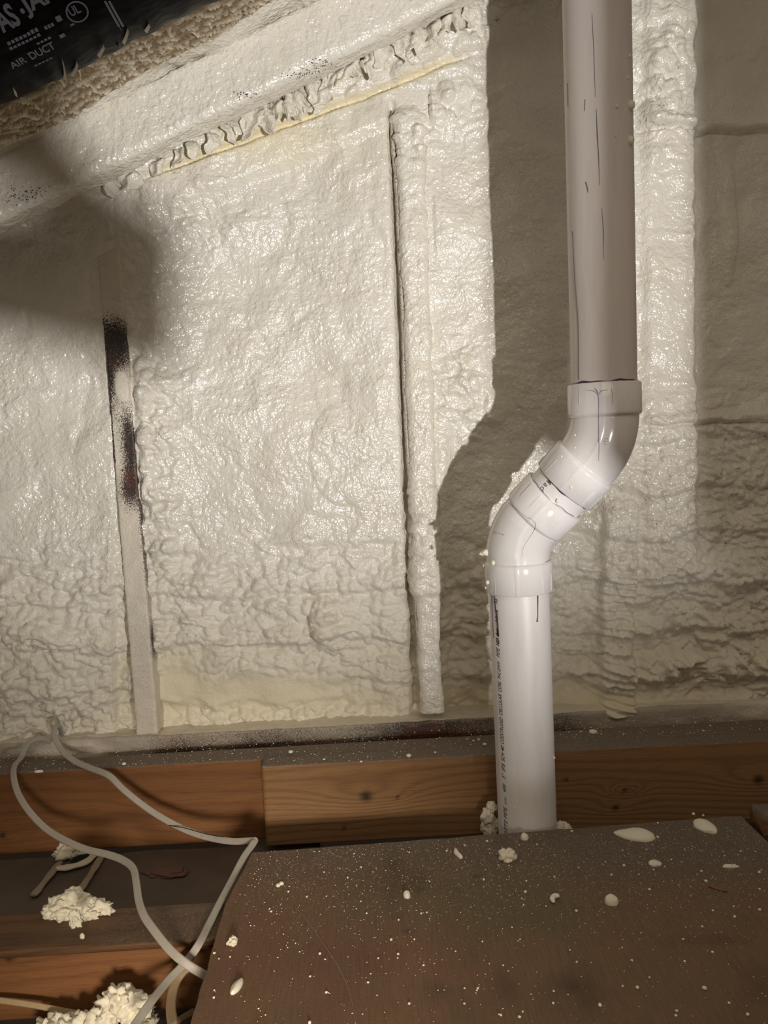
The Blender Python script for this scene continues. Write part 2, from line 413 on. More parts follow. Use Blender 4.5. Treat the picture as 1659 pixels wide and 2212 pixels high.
# ------------------------------------------------------------------ timbers in the wall
def board_rings(A, B, wd, ht, r, step, axis_w, axis_h, lstep, disp=None):
    A = np.asarray(A, dtype=float); B = np.asarray(B, dtype=float); L = np.linalg.norm(B-A)
    P, N = rrect(wd, ht, r, step); m = max(2, int(L/lstep)+1)
    t = np.linspace(0, 1, m)[:, None, None]
    C = A + (B-A)*t
    aw, ah = np.asarray(axis_w, dtype=float), np.asarray(axis_h, dtype=float)
    O = P[:, 0, None]*aw + P[:, 1, None]*ah; Nn = N[:, 0, None]*aw + N[:, 1, None]*ah
    R = C + O[None]; Nr = np.broadcast_to(Nn[None], R.shape)
    if disp is not None: R = R + Nr*disp(R)[..., None]
    return R, Nr
def at1(u, v, Y=FY): return atY(u, v, Y)
# left stud: dark timber showing through overspray
La, Lb = at1(317, 1581), at1(234, 549)
def d_l(R):
    return .0007*perlin(R, 130, 4) + .0014*perlin(R, 45, 5)
R, Nr = board_rings(La+[0, .0445, -.005], Lb+[0, .0445, .004], .038, .089, .004, .003, (1, 0, 0), (0, 1, 0), .003, d_l)
u_, v_ = proj(R)
side = (Nr[..., 0] < -.5)
cen = 236+(v_-550)*.0815; w_ = (u_-cen)/26
dark = (gau(u_, v_, 248, 745, 60, 62)*1.5 + gau(w_*26, v_, -24, 830, 14, 70)*1.1 + gau(w_*26, v_, 12, 955, 20, 80)*1.35 + gau(w_*26, v_, 2, 1060, 26, 45)*1.2
        + gau(w_*26, v_, 26, 1180, 9, 150)*1.1 + gau(w_*26, v_, 27, 1385, 6, 40)*1.1 + gau(w_*26, v_, -4, 1400, 26, 80)*.18)
cov = np.clip(1.02 - .72*dark - .10*fbm(R, 20, 9, 2), .02, 1.2)
cov = np.where(gau(w_*26, v_, 5, 835, 17, 38) > .5, 1.1, cov)
cov = np.where(side & (v_ < 1000) & (v_ > 690), .2, cov)
R[..., 2] += np.where(np.arange(R.shape[0])[:, None] > R.shape[0]-8, (R[..., 0]-R[..., 0].mean())*.42, 0)
R[..., 1] -= .006*np.sqrt(np.clip(1-(((w_*26-6)/19)**2+((v_-835)/44)**2), 0, 1))*(Nr[..., 1] < -.5)
Vv, Ff = loft(R); cov = np.concatenate([cov.ravel(), [1, 1]])
mk('wall_stud', Vv, Ff, OVER, attrs={'cov': cov}, label='upright stud left of the wall with dark timber showing through overspray', category='stud')
# middle stud, fully coated with foam
Ma, Mb = at1(933, 1536), at1(884, 236)
def d_m(R):
    u, v = proj(R); top = 1-sst(v, 220, 420); low = sst(v, 900, 1250)
    f1, _, i1 = worley(R[..., 0]*1.0+R[..., 1], R[..., 2], 70, 33)
    dm = np.sqrt(np.clip(1-(f1/.85)**2, 0, 1))
    return (.004 + .004*fbm(R, 12, 6, 2) + .0012*perlin(R, 110, 7) + .0022*perlin(R, 42, 8) + (.009*top+.005*low*(1-sst(v, 1270, 1300))+.0012)*dm*(.4+i1) + .0004*np.sin((R[..., 2]*1.0+60*(R[..., 0]-.105)**2+.01*perlin(R, 20, 61))*380)*sst(v, 380, 480)*(1-sst(v, 640, 760))
            + .003*np.exp(-((v-1240)/45)**2) + .003*np.exp(-((v-720)/18)**2)*(u > 905) - .003*sst(v, 1270, 1290))
R, Nr = board_rings(Ma+[0, .0445, -.004], Mb+[0, .0445, .012], .038, .089, .009, .0026, (1, 0, 0), (0, 1, 0), .0026, d_m)
u_, v_ = proj(R)
cov = 0
k = np.arange(R.shape[0])[:, None]; kk = np.clip((k-(R.shape[0]-14))/14, 0, 1)
cc = R.mean(1, keepdims=True); R = cc + (R-cc)*(1-.45*kk[..., None]**2)
Vv, Ff = loft(R); n_ = len(Vv)
mstud = mk('wall_stud', Vv, Ff, FOAM, attrs={'tint': np.full(n_, .05), 'matte': np.concatenate([.35*sst(v_, 1000, 1300).ravel(), [0, 0]])},
   label='foam-coated upright stud in the middle of the wall, left of the vent pipe', category='stud')
# bare brown strip on the stud's left flank, where the foam has shrunk away
pts = [(850, 238), (846, 258), (851, 330), (858, 400), (862, 500), (868, 620), (872, 720), (876, 850), (882, 980), (890, 1090), (895, 1190), (897, 1280), (903, 1400), (910, 1500)]
wd = [.001, .0025, .0035, .004, .0035, .0035, .003, .0036, .003, .0025, .002, .0015, .001, .0006]
C_ = spline([atY(u-1, v, FY+.010) for u, v in pts], 12); W_ = np.interp(np.linspace(0, 1, len(C_)), np.linspace(0, 1, len(wd)), wd)
W_ = W_*(1+.5*perlin(C_, 60, 2))
ring = np.stack([C_+np.stack([-W_, W_*0+.003, W_*0], -1), C_+np.stack([-W_*.2, W_*0-.004, W_*0], -1), C_+np.stack([W_, W_*0+.0, W_*0], -1), C_+np.stack([W_*.5, W_*0+.03, W_*0], -1), C_+np.stack([-W_, W_*0+.03, W_*0], -1)], 1)
Vv, Ff = loft(ring)
mk('bare_flank', Vv, Ff, OVER, mstud, attrs={'cov': np.full(len(Vv), .62)}, label='bare brown flank of the stud')
# bottom plate
pA, pB = np.array([-.90, FY+.0445, .1875]), np.array([1.0, FY+.0445, .1875])
def d_p(R):
    u, v = proj(R); c = sst(u, 1150, 1400)
    return .0008*perlin(R, 120, 14) + .0015*perlin(R, 40, 15) + c*(.004+.004*perlin(R, 22, 16)) + .006*gau(u, v, 180, 1620, 130, 60)*(1+perlin(R, 35, 18))
R, Nr = board_rings(pA, pB, .089, .038, .004, .003, (0, -1, 0), (0, 0, 1), .004, d_p)
u_, v_ = proj(R); front = Nr[..., 1] < -.3
cov = np.where(front, .60 + .22*perlin(R, 5, 12), 1.2)
cov = cov - front*(gau(u_, v_, 380, 1625, 75, 40)*.32 + gau(u_, v_, 930, 1580, 90, 40)*.36 + gau(u_, v_, 560, 1612, 90, 30)*.15 + .22*sst(R[..., 2], .190, .166)) 
cov = cov + front*(gau(u_, v_, 160, 1630, 140, 60)*.7+sst(u_, 1200, 1330)*.35) 
Vv, Ff = loft(R); cov = np.concatenate([cov.ravel(), [1, 1]])
mk('bottom_plate', Vv, Ff, PLATE, attrs={'cov': np.clip(cov, 0, 1.3)}, label='long horizontal bottom plate under the foam wall, greyed and speckled by overspray', category='plate')

# rafter
rA = atY(-330, 0, 1.275)
c0 = (atY(0, 472, 1.25)+atY(0, 331, 1.25))/2
rA = c0 + SL*(-.70); rB = c0 + SL*1.15
rA[1] = rB[1] = 1.277
def d_r(R):
    return .003+.0030*fbm(R, 9, 42, 2) + .0011*perlin(R, 120, 43) + .0018*perlin(R, 48, 44)
R, Nr = board_rings(rA, rB, .050, .084, .010, .0028, (0, -1, 0), SN, .0028, d_r)
Vv, Ff = loft(R); u_, v_ = proj(R)
rafter = mk('rafter', Vv, Ff, FOAM, attrs={'tint': np.zeros(len(Vv)), 'matte': np.zeros(len(Vv))}, label='foam-coated rafter sloping across the top left of the wall', category='rafter')
# bare specks of timber on the rafter's face
def specks(name, spots, parent, Y, seed, mat_):
    r_ = np.random.RandomState(seed); Vs, Fs = [], []; V0, F0 = ico(1)
    for (u, v, su, sv, n) in spots:
        for _ in range(n):
            c = atY(u+r_.normal()*su, v+r_.normal()*sv-.0, Y)
            Fs.append(F0+len(Vs)*len(V0)); Vs.append(V0*r_.uniform(.0005, .0012)*[1, .5, 1]+c)
    return mk(name, np.concatenate(Vs), np.concatenate(Fs), mat_, parent, kind='stuff')
specks('bare_speck', [(40, 425, 20, 10, 70), (80, 408, 18, 8, 30), (655, 160, 25, 8, 40), (690, 135, 14, 6, 30), (530, 205, 14, 5, 24)], rafter, 1.2485, 3, flat('bare_timber_speck', (.10, .09, .10), .6))

# ------------------------------------------------------------------ roof foam, duct
dp = c0 + SN*.047
n0 = SN
ss = np.arange(-.75, 1.3, .004); ys = np.arange(.45, 1.34, .004)
S_, Yg = np.meshgrid(ss, ys)
Pd = dp + S_[..., None]*SL; Pd[..., 1] = Yg
u_, v_ = proj(Pd)
Pn = np.stack([S_, Yg, 0*S_], -1)
hd = .010*fbm(Pn, 7, 81, 2) + .0012*perlin(Pn, 110, 82) + .002*perlin(Pn, 45, 83)
f1, f2, i1 = worley(S_, Yg, 9, 85)
hd += .012*np.sqrt(np.clip(1-(f1/.9)**2, 0, 1))*i1
Vd = Pd - SN*hd[..., None]
ceil = mk('ceiling', Vd, gridF(*S_.shape), FOAM, org=(0, 1.0, 1.2), attrs={'tint': np.zeros(S_.shape), 'matte': np.full(S_.shape, .1)}, kind='structure')

# duct: a fat black sleeve lying along the slope, close under the roof foam
DR = .135
def duct_axis():
    best = None
    for y in (.93,):
        for off in np.arange(-.05, .3, .001):
            c = dp + SN*(-DR+off); c = np.array([c[0], y, c[2]])
            # lower silhouette: sample the circle, take the lowest image point beside x=200
            an = np.linspace(0, 2*pi, 90); t = np.linspace(-.6, .5, 111)
            Q = c + t[:, None, None]*SL + DR*(np.cos(an)[None, :, None]*SN + np.sin(an)[None, :, None]*np.array([0, 1, 0]))
            uu, vv = proj(Q); m = np.abs(uu-200) < 12
            e = abs(vv[m].max()-128)
            if best is None or e < best[0]: best = (e, c)
    return best[1]
dc = duct_axis()
an = np.linspace(0, 2*pi, 120, endpoint=False); t = np.linspace(-.9, 1.3, 500)
dirs = np.cos(an)[:, None]*SN + np.sin(an)[:, None]*np.array([0, 1.0, 0])
R = dc + t[:, None, None]*SL + DR*dirs[None]
Q = np.stack([np.broadcast_to(t[:, None], R.shape[:2])*.35, np.broadcast_to(np.cos(an), R.shape[:2])*DR, np.broadcast_to(np.sin(an), R.shape[:2])*DR], -1)
Qw = np.stack([np.broadcast_to(t[:, None], R.shape[:2]), Q[..., 1]*.25, Q[..., 2]*.25], -1)
dd = .0016*fbm(R, 10, 51, 2)
lowq = sst(-(np.cos(an)), .45, .95)[None]          # gathered, crinkled film along the underside
dd = dd + lowq*(.004*(1-np.abs(perlin(Qw, 26, 52))*2)+.001*perlin(R, 40, 53))
R = R + dirs[None]*dd[..., None]
Vv, Ff = loft(R, False)
duct = mk('air_duct', Vv, Ff, DUCT, org=dc, label='black insulated air duct with pale printing in the top left corner', category='duct')
def onduct(u, v):
    # where the sight line first meets the duct: (along, angle)
    d = ray(u, v); o = CAM-dc
    d2 = d-SL*np.dot(d, SL); o2 = o-SL*np.dot(o, SL)
    a, b, c = d2@d2, 2*d2@o2, o2@o2-DR*DR; q = b*b-4*a*c
    tt = (-b-math.sqrt(max(q, 0)))/(2*a); P = CAM+d*tt-dc
    return np.dot(P, SL), math.atan2(P[1], np.dot(P, SN))
def ductP(s, ang, r=DR): 
    s = np.asarray(s); ang = np.asarray(ang)
    return dc + s[..., None]*SL + r*(np.cos(ang)[..., None]*SN + np.sin(ang)[..., None]*np.array([0, 1.0, 0]))

_dg = None
def text_mesh(s, shear=0.0, space=1.0, bold=0.0):
    cu = bpy.data.curves.new('t', 'FONT'); cu.body = s; cu.size = 1.0; cu.shear = shear; cu.space_character = space; cu.offset = bold; cu.resolution_u = 3
    o = bpy.data.objects.new('t', cu); COL.objects.link(o)
    dg = bpy.context.evaluated_depsgraph_get(); me = bpy.data.meshes.new_from_object(o.evaluated_get(dg))
    V_ = np.array([v.co[:2] for v in me.vertices]); F_ = [list(p.vertices) for p in me.polygons]
    bpy.data.objects.remove(o); bpy.data.curves.remove(cu); bpy.data.meshes.remove(me)
    return V_, F_
class Acc:
    def __init__(s): s.V, s.F = [], []; s.n = 0
    def add(s, V_, F_):
        V_ = np.asarray(V_).reshape(-1, 3); s.V.append(V_); s.F += [[i+s.n for i in f] for f in F_]; s.n += len(V_)
    def get(s): return np.concatenate(s.V), s.F
ac = Acc()
def duct_text(s, u, v, hpx, wpx, bold=0.0):
    # lower left corner of the line at (u, v); measured heights and lengths in the photo at that distance
    V_, F_ = text_mesh(s, 0, 1.0, bold); V_ = V_-V_.min(0); wd, ht = V_.max(0)
    s0, a0 = onduct(u, v); s1, _ = onduct(u+wpx*.9, v-wpx*.44)
    sc = abs(s1-s0)/wd; hs = hpx*(sc*wd/wpx)/ht
    ac.add(ductP(s0+V_[:, 0]*sc, a0+SGN*V_[:, 1]*hs/DR, DR+.0045), F_)
_, aa = onduct(60, 60); _, ab = onduct(60, 20); SGN = 1.0 if ab > aa else -1.0
duct_text('DAS', -18, 78, 47, 72, .03); duct_text('JAP', 62, 36, 46, 72, .03); duct_text('.', 46, 26, 11, 9, .05)
duct_text('AIR', 24, 142, 18, 36, .01); duct_text('DUCT', 66, 122, 21, 58, .02)
duct_text('UL', 152, 30, 20, 24, .02)
# ring round the mark
s0, a0 = onduct(164, 20); rr = 22*.9/FPX
tt = np.linspace(0, 2*pi, 40, endpoint=False)
for r1, r2 in ((rr, rr*.86),):
    Vr = np.concatenate([ductP(s0+np.cos(tt)*r_, a0+SGN*np.sin(tt)*r_/DR, DR+.0045) for r_ in (r1, r2)])
    ac.add(Vr, [[i, (i+1) % 40, 40+(i+1) % 40, 40+i] for i in range(40)])
def duct_bar(u, v, wpx, hpx):
    s0, a0 = onduct(u, v); s1, _ = onduct(u+wpx*.9, v-wpx*.44); h_ = hpx*.9/FPX/DR
    ss_ = np.array([s0, s1, s1, s0]); aa_ = a0+SGN*np.array([0, 0, h_, h_]); ac.add(ductP(ss_, aa_, DR+.0045), [[0, 1, 2, 3]])
r_ = random.Random(4)
for (u, v, n, st, hh) in ((16, 92, 8, 8.5, 8), (20, 102, 8, 8.5, 6), (96, 58, 3, 7, 7), (78, 90, 4, 8, 5), (122, 42, 1, 12, 11), (128, 76, 1, 12, 8), (150, 50, 1, 9, 5), (72, 136, 5, 8, 4)):
    for i in range(n): duct_bar(u+i*st, v-i*st*.48, st*.8 if n > 1 else st, hh*r_.uniform(.8, 1.1))
for du in (0, 9):                                      # double rule running round the sleeve
    q = [onduct(222+du+k*4.2, -4+k*5.6) for k in range(10)]
    sm = np.mean([a for a, b in q]); an_ = np.array([b for a, b in q]); w2 = .0012
    sm = onduct(238+du, 22)[0]
    Vr = np.concatenate([ductP(np.full(10, sm-w2), an_, DR+.0045), ductP(np.full(10, sm+w2), an_, DR+.0045)])
    ac.add(Vr, [[i, i+1, 11+i, 10+i] for i in range(9)])
Vv, Ff = ac.get(); mk('lettering', Vv, Ff, DINK, duct, smooth=False, label='pale blue-grey printed lettering')

# torn honeycomb edge of roof foam along the duct: part of the ceiling
lowL = spline([atPlane(u, v, dp-SN*.016, SN) for u, v in ((-140, 400), (0, 322), (95, 278), (180, 232), (270, 180), (360, 128), (450, 80), (560, 18), (640, -30), (760, -95), (900, -165))], 30)
uppL = spline([atPlane(u, v, dp-SN*.030, SN) for u, v in ((-140, 270), (0, 205), (70, 180), (130, 148), (200, 112), (280, 70), (350, 30), (420, -10), (520, -70), (640, -135), (780, -205))], 30)
k = np.linspace(0, 1, 44)[None, :, None]
G = lowL[:, None]*(1-k) + uppL[:, None]*k
idx = np.linspace(0, len(lowL)-1, 520); G = np.stack([np.stack([np.interp(idx, np.arange(len(lowL)), G[:, j, c]) for c in range(3)], -1) for j in range(44)], 1)
a_ = G@SL; b_ = G[..., 1]
f1, f2, i1 = worley(a_*.62+.008*perlin(G, 30, 1), b_*1.35+.006*perlin(G, 30, 2), 46, 15)
fsm1, fsm2, _ = worley(a_+.003*perlin(G, 60, 1), b_, 130, 16)
big = sst(a_, -.50, -.30)
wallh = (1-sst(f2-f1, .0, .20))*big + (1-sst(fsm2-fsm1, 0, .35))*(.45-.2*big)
edge = np.minimum(np.arange(44), 43-np.arange(44))[None]/6.0
hh = (.0050*wallh + .007*perlin(G, 11, 18)+.006)*np.clip(edge, 0, 1)
G2 = G - SN*hh[..., None]
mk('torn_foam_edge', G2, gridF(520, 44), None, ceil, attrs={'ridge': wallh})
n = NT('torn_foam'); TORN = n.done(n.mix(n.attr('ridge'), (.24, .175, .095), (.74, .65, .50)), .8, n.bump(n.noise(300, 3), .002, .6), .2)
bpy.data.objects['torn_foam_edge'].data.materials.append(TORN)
# wispy plastic tatters where the duct film meets the torn foam
for i, (u, v, du, dv) in enumerate(((134, 160, -4, -40), (150, 152, 12, -26), (208, 110, 12, -20), (250, 88, 6, -34), (262, 82, 10, -28), (30, 196, -6, -14), (310, 57, 8, -14))):
    s0, a0 = onduct(u, v); s1, a1 = onduct(u+du, v+dv)
    tt = np.linspace(0, 1, 8); wv = .0013*(1-tt)+.0003
    L_ = ductP(s0+(s1-s0)*tt-wv, a0+(a1-a0)*tt, DR+.004); M_ = ductP(s0+(s1-s0)*tt, a0+(a1-a0)*tt, DR+.008); R_ = ductP(s0+(s1-s0)*tt+wv, a0+(a1-a0)*tt, DR+.003)
    Vv = np.stack([L_, M_, R_], 1); mk('film_tatter', Vv, gridF(8, 3), LUMP, duct, label='torn pale scrap of film')

# ------------------------------------------------------------------ ceiling joists, floor boards
def plank(name, x0, x1, y0, y1, z0, z1, m, knots=(), step=.005, seed=0, org=None, rot=0, dustf=None, parent=None, bow=0, **props):
    R, Nr = board_rings((x0, (y0+y1)/2, (z0+z1)/2), (x1, (y0+y1)/2, (z0+z1)/2), y1-y0, z1-z0, .003, step, (0, -1, 0), (0, 0, 1), step*1.6)
    q = np.stack([R[..., 0]*1.2, R[..., 1]*6, R[..., 2]*6], -1)
    g = R[..., 2] + .6*(R[..., 1]-y0) + .035*perlin(q, 1.0, seed) + .012*perlin(q, 3.0, seed+1)
    kn = np.zeros(R.shape[:2])
    for (kx, kz, rad, bend) in knots:
        dx, dz = (R[..., 0]-kx), (R[..., 2]-kz); d2 = (dx/3.2)**2+dz**2
        g = g + bend*np.exp(-d2/(rad*2.4)**2) 
        kn = np.maximum(kn, np.clip(1.25-np.sqrt((dx/1.15)**2+dz**2)/rad, 0, 1))
    up = np.clip(Nr[..., 2], 0, 1)
    du = up*1.2 if dustf is None else dustf(R, up)
    if bow: R[..., 2] += bow*R[..., 0]
    Vv, Ff = loft(R); z2 = [0, 0]
    return mk(name, Vv, Ff, m, parent, attrs={'grain': np.concatenate([g.ravel(), z2]), 'knot': np.concatenate([kn.ravel(), z2]), 'dust': np.concatenate([du.ravel(), z2])}, org=org, **props)
def K(u, v, Y, r, b): p = atY(u, v, Y); return (p[0], p[2], r, b)
plank('ceiling_joist', -.95, 1.0, 1.25, 1.30, .048, .1895, W_OLD, [K(5, 1805, 1.25, .006, .01), K(405, 1712, 1.25, .002, .004), K(300, 1730, 1.25, .004, .02)], .004, 3,
      label='reddish brown joist under the wall, seen left of the paler doubled board', category='joist')
plank('doubler_board', -.186, .98, 1.212, 1.2495, .055, .192, W_NEW, [K(791, 1720, 1.212, .0105, .034), K(858, 1722, 1.212, .003, .010), K(1330, 1742, 1.212, .006, .02), K(1638, 1680, 1.212, .009, .03), K(1222, 1682, 1.212, .004, .01), K(1540, 1608, 1.212, .002, .004), K(745, 1788, 1.212, .003, .006), K(1350, 1705, 1.212, .004, .05)], .0035, 9,
      bow=-.005, label='pale pine board with a round knot, nailed over the reddish joist behind the pipe', category='board')
# ledge dust lies on tops. front joist (nearer) and the strip along its top
plank('ceiling_joist', -.95, .55, .905, .943, .016, .104, W_OLD, [K(20, 2068, .905, .007, .02), K(470, 2000, .905, .003, .02)], .004, 14,
      label='orange-brown joist at bottom left, running in under the plywood', category='joist')
plank('timber_strip', -.95, -.02, .895, .972, .1042, .1145, W_DRK, [], .004, 19, dustf=lambda R, up: up*.55*sst(R[..., 0], -.5, -.25),
      label='thin dusty timber strip lying on the orange-brown front joist', category='strip')
gx, gy = np.meshgrid(np.linspace(-1.0, 1.1, 60), np.linspace(.2, 1.42, 40))
gz = .006*fbm(np.stack([gx, gy, 0*gx], -1), 6, 2, 2)
# floor: thin board lining of the room below
Vt = np.stack([gx, gy, gz-.006], -1); Vb = np.stack([gx, gy, gz*0-.022], -1)
mk('floor', np.concatenate([Vt.reshape(-1, 3), Vb.reshape(-1, 3)]), np.concatenate([gridF(40, 60), gridF(40, 60)[:, ::-1]+2400]), GYP, org=(0, .8, 0), kind='structure')
# raised lining between the two joists, its dusty grey top just below the joist
gx, gy = np.meshgrid(np.linspace(-1.0, -.10, 120), np.linspace(.975, 1.249, 50))
Gp = np.stack([gx, gy, 0*gx], -1); gz = .040+.004*fbm(Gp, 12, 4, 3)
plz = np.stack([gx, gy, gz], -1)
lin = mk('lining_board', np.concatenate([plz.reshape(-1, 3), (plz*[1, 1, 0]+[0, 0, .018]).reshape(-1, 3)]), np.concatenate([gridF(50, 120), gridF(50, 120)[:, ::-1]+6000]), GYP,
   label='dusty grey lining board in the hollow between the two joists on the left', category='board')

# plywood sheet
PZ = .130
c1, c2 = atZ(546, 1842, PZ), atZ(1600, 1762, PZ)
gx, gy = np.meshgrid(np.linspace(0, 1, 230), np.linspace(0, 1, 300))
yn = .02
xl = c1[0] - .018*np.clip(gy*(c1[1]-yn)/.12, 0, 1); xr = c2[0] + .0*gy
PX = xl*(1-gx)+xr*gx; PY = (c1[1]*(1-gx)+c2[1]*gx)*(1-gy)+yn*gy
PX = PX + .0018*perlin(np.stack([PX*0, PY, PX*0], -1), 30, 1)*np.clip(1-gx*30, 0, 1)
PY = PY + .0015*perlin(np.stack([PX, PY*0, PX*0], -1), 25, 2)*np.clip(1-gy*30, 0, 1)
Pp = np.stack([PX, PY, 0*PX], -1)
PZZ = PZ + .0006*perlin(Pp, 12, 3)
uu, vv = proj(np.stack([PX, PY, PZZ], -1))
base = np.array([.185, .112, .064]); red = np.array([.175, .088, .056]); oli = np.array([.145, .112, .060]); drk = np.array([.055, .042, .03]); gry = np.array([.15, .115, .085])
def lerp(a, b, f): return a*(1-f[..., None]) + b*f[..., None]
colr = np.broadcast_to(base, PX.shape+(3,)).copy()
nz = fbm(Pp, 7, 31, 3); nz2 = fbm(Pp, 16, 35, 3)
colr = lerp(colr, red, np.clip(gau(uu, vv, 640, 1960, 330, 160)*.9+.7*nz, 0, 1))
colr = lerp(colr, oli, np.clip(gau(uu, vv, 1010, 1930, 230, 90)*.9 + gau(uu, vv, 1150, 1985, 160, 50)*.6 + .6*nz2, 0, 1))
colr = lerp(colr, gry, np.clip(sst(vv, 1950, 1800)*.85 + gau(uu, vv, 1450, 1850, 300, 90)*.6, 0, 1))
for (u, v, a, b, s_) in ((930, 2140, 34, 26, .75), (1245, 2150, 60, 55, .6), (1090, 2125, 26, 30, .6), (865, 1900, 60, 26, .5), (878, 2012, 14, 6, .8), (905, 1922, 12, 6, .7), (850, 1900, 20, 60, .4), (1520, 2030, 90, 12, .35), (1640, 2150, 60, 60, .35), (1030, 1892, 10, 5, .6)):
    colr = lerp(colr, drk, np.clip(s_*gau(uu, vv, u, v, a, b)*(1.1+1.2*nz2), 0, .9))
colr = lerp(colr, base*1.25, np.clip(gau(uu, vv, 900, 2100, 60, 120)*.5+gau(uu, vv, 1180, 2080, 200, 60)*.3, 0, 1))
dustA = np.clip(sst(vv, 2080, 1800)+.15, 0, 1)
Vt = np.stack([PX, PY, PZZ], -1); nr, nc = PX.shape
per = np.concatenate([np.arange(nc), nc*np.arange(1, nr)+nc-1, (nr-1)*nc+np.arange(nc-2, -1, -1), nc*np.arange(nr-2, 0, -1)])
Vb = Vt.reshape(-1, 3)[per] - [0, 0, .0145]
F1 = gridF(nr, nc)[:, ::-1]; b0 = nr*nc; m_ = len(per); ii = np.arange(m_)
F2 = np.stack([per[ii], per[(ii+1) % m_], b0+(ii+1) % m_, b0+ii], -1)
Cs = np.concatenate([colr.reshape(-1, 3), np.tile(base*.8, (m_, 1))]); Ds = np.concatenate([dustA.ravel(), np.zeros(m_)])
ply = mk('plywood_sheet', np.concatenate([Vt.reshape(-1, 3), Vb]), np.concatenate([F1, F2]), PLY, cols={'col': Cs}, attrs={'dust': Ds}, smooth=False,
         label='stained brown plywood sheet laid as decking in the foreground', category='plywood')
def ribbon(P, w_, th, m, name, parent, **kw):
    P = np.asarray(P); T = np.gradient(P, axis=0); T /= np.linalg.norm(T, axis=1)[:, None]; N_ = np.cross(T, [0, 0, 1.0])
    w_ = np.broadcast_to(np.asarray(w_, dtype=float), (len(P),))[:, None]
    R = np.stack([P-N_*w_, P+[0, 0, th], P+N_*w_, P-[0, 0, th*.5]], 1); V_, F_ = loft(R); return mk(name, V_, F_, m, parent, **kw)
SCR = flat('scratch', (.27, .21, .15), .8)
ribbon(spline([atZ(u, v, PZ+.0004) for u, v in ((635, 1955), (665, 1990), (700, 2040), (735, 2095), (757, 2150), (768, 2212))], 10), .0007, .0003, SCR, 'scratch', ply, label='long thin pale scratch')
ribbon(spline([atZ(u, v, PZ+.0004) for u, v in ((632, 1882), (625, 1895), (608, 1945))], 8), .0006, .0003, SCR, 'scratch', ply)
# light block of timber past the sheet's right end
plank('timber_block', .575, .80, 1.085, 1.125, .094, .126, W_NEW, [], .006, 25, label='short pale timber block beyond the right end of the plywood', category='block')
plank('ceiling_joist', .56, .98, .96, 1.0, .02, .10, W_DRK, [], .006, 27, label='dark joist end just past the plywood at the right edge', category='joist')

# ------------------------------------------------------------------ vent pipe
PR = .04445
def axp(u, v, Y): return atY(u, v, Y)
Y1, Y2 = 1.072, 1.128
J0 = axp(1282, -330, Y1); J0b = axp(1307, 957, Y1); J1 = J0b; J2 = axp(1117, 1157, Y2); J3b = axp(1139, 1775, Y2)
d0 = (J0-J1); d0 /= np.linalg.norm(d0); d3 = (J3b-J2); d3 /= np.linalg.norm(d3)
J3 = J2 + d3*((J2[2]-.0)/-d3[2])
dg_ = (J2-J1); LD = np.linalg.norm(dg_); dg_ /= LD
vp = empty('vent_pipe', (J3[0], J3[1], 0), 'white plastic vent pipe rising through the floor with a double bend', 'pipe')
VIEW = np.array([0, -1.0, 0])
def basis(d):
    a = VIEW - d*np.dot(VIEW, d); a /= np.linalg.norm(a); b = np.cross(d, a); return a, b     # a faces the camera side
def tube(A, B, prof, name, m, parent=vp, n=96, **kw):
    # prof: list of (distance along, radius)
    d = B-A; d /= np.linalg.norm(d); a, b = basis(d); th = np.linspace(0, 2*pi, n, endpoint=False)
    circ = np.cos(th)[:, None]*a + np.sin(th)[:, None]*b
    R = np.stack([A + d*s_ + circ*r_ for s_, r_ in prof]); V_, F_ = loft(R); return mk(name, V_, F_, m, parent, **kw)
def longp(L, r): return [(0, r*.9), (0, r)] + [(L*k/60, r) for k in range(1, 60)] + [(L, r), (L, r*.9)]
TB = .0385                                  # distance from each bend's corner to its sockets
HUB, HR, BR = .044, .0502, .0462
pu = tube(J1+d0*(TB+.03), J0, longp(np.linalg.norm(J0-J1)-TB-.03, PR), 'pipe_section', PVC_DULL, label='upper straight length, dull and darker')
lp_ = tube(J2+d3*(TB+.03), J3, longp(np.linalg.norm(J3-J2)-TB-.03, PR), 'pipe_section', PVC, label='lower straight length with black printing')
A_, B_ = J1+dg_*(TB+.03), J2-dg_*(TB+.03)
nip = tube(A_, B_, longp(np.linalg.norm(B_-A_), PR), 'pipe_nipple', PVC, label='short sloping link between the two elbows')
SGS = 1.0
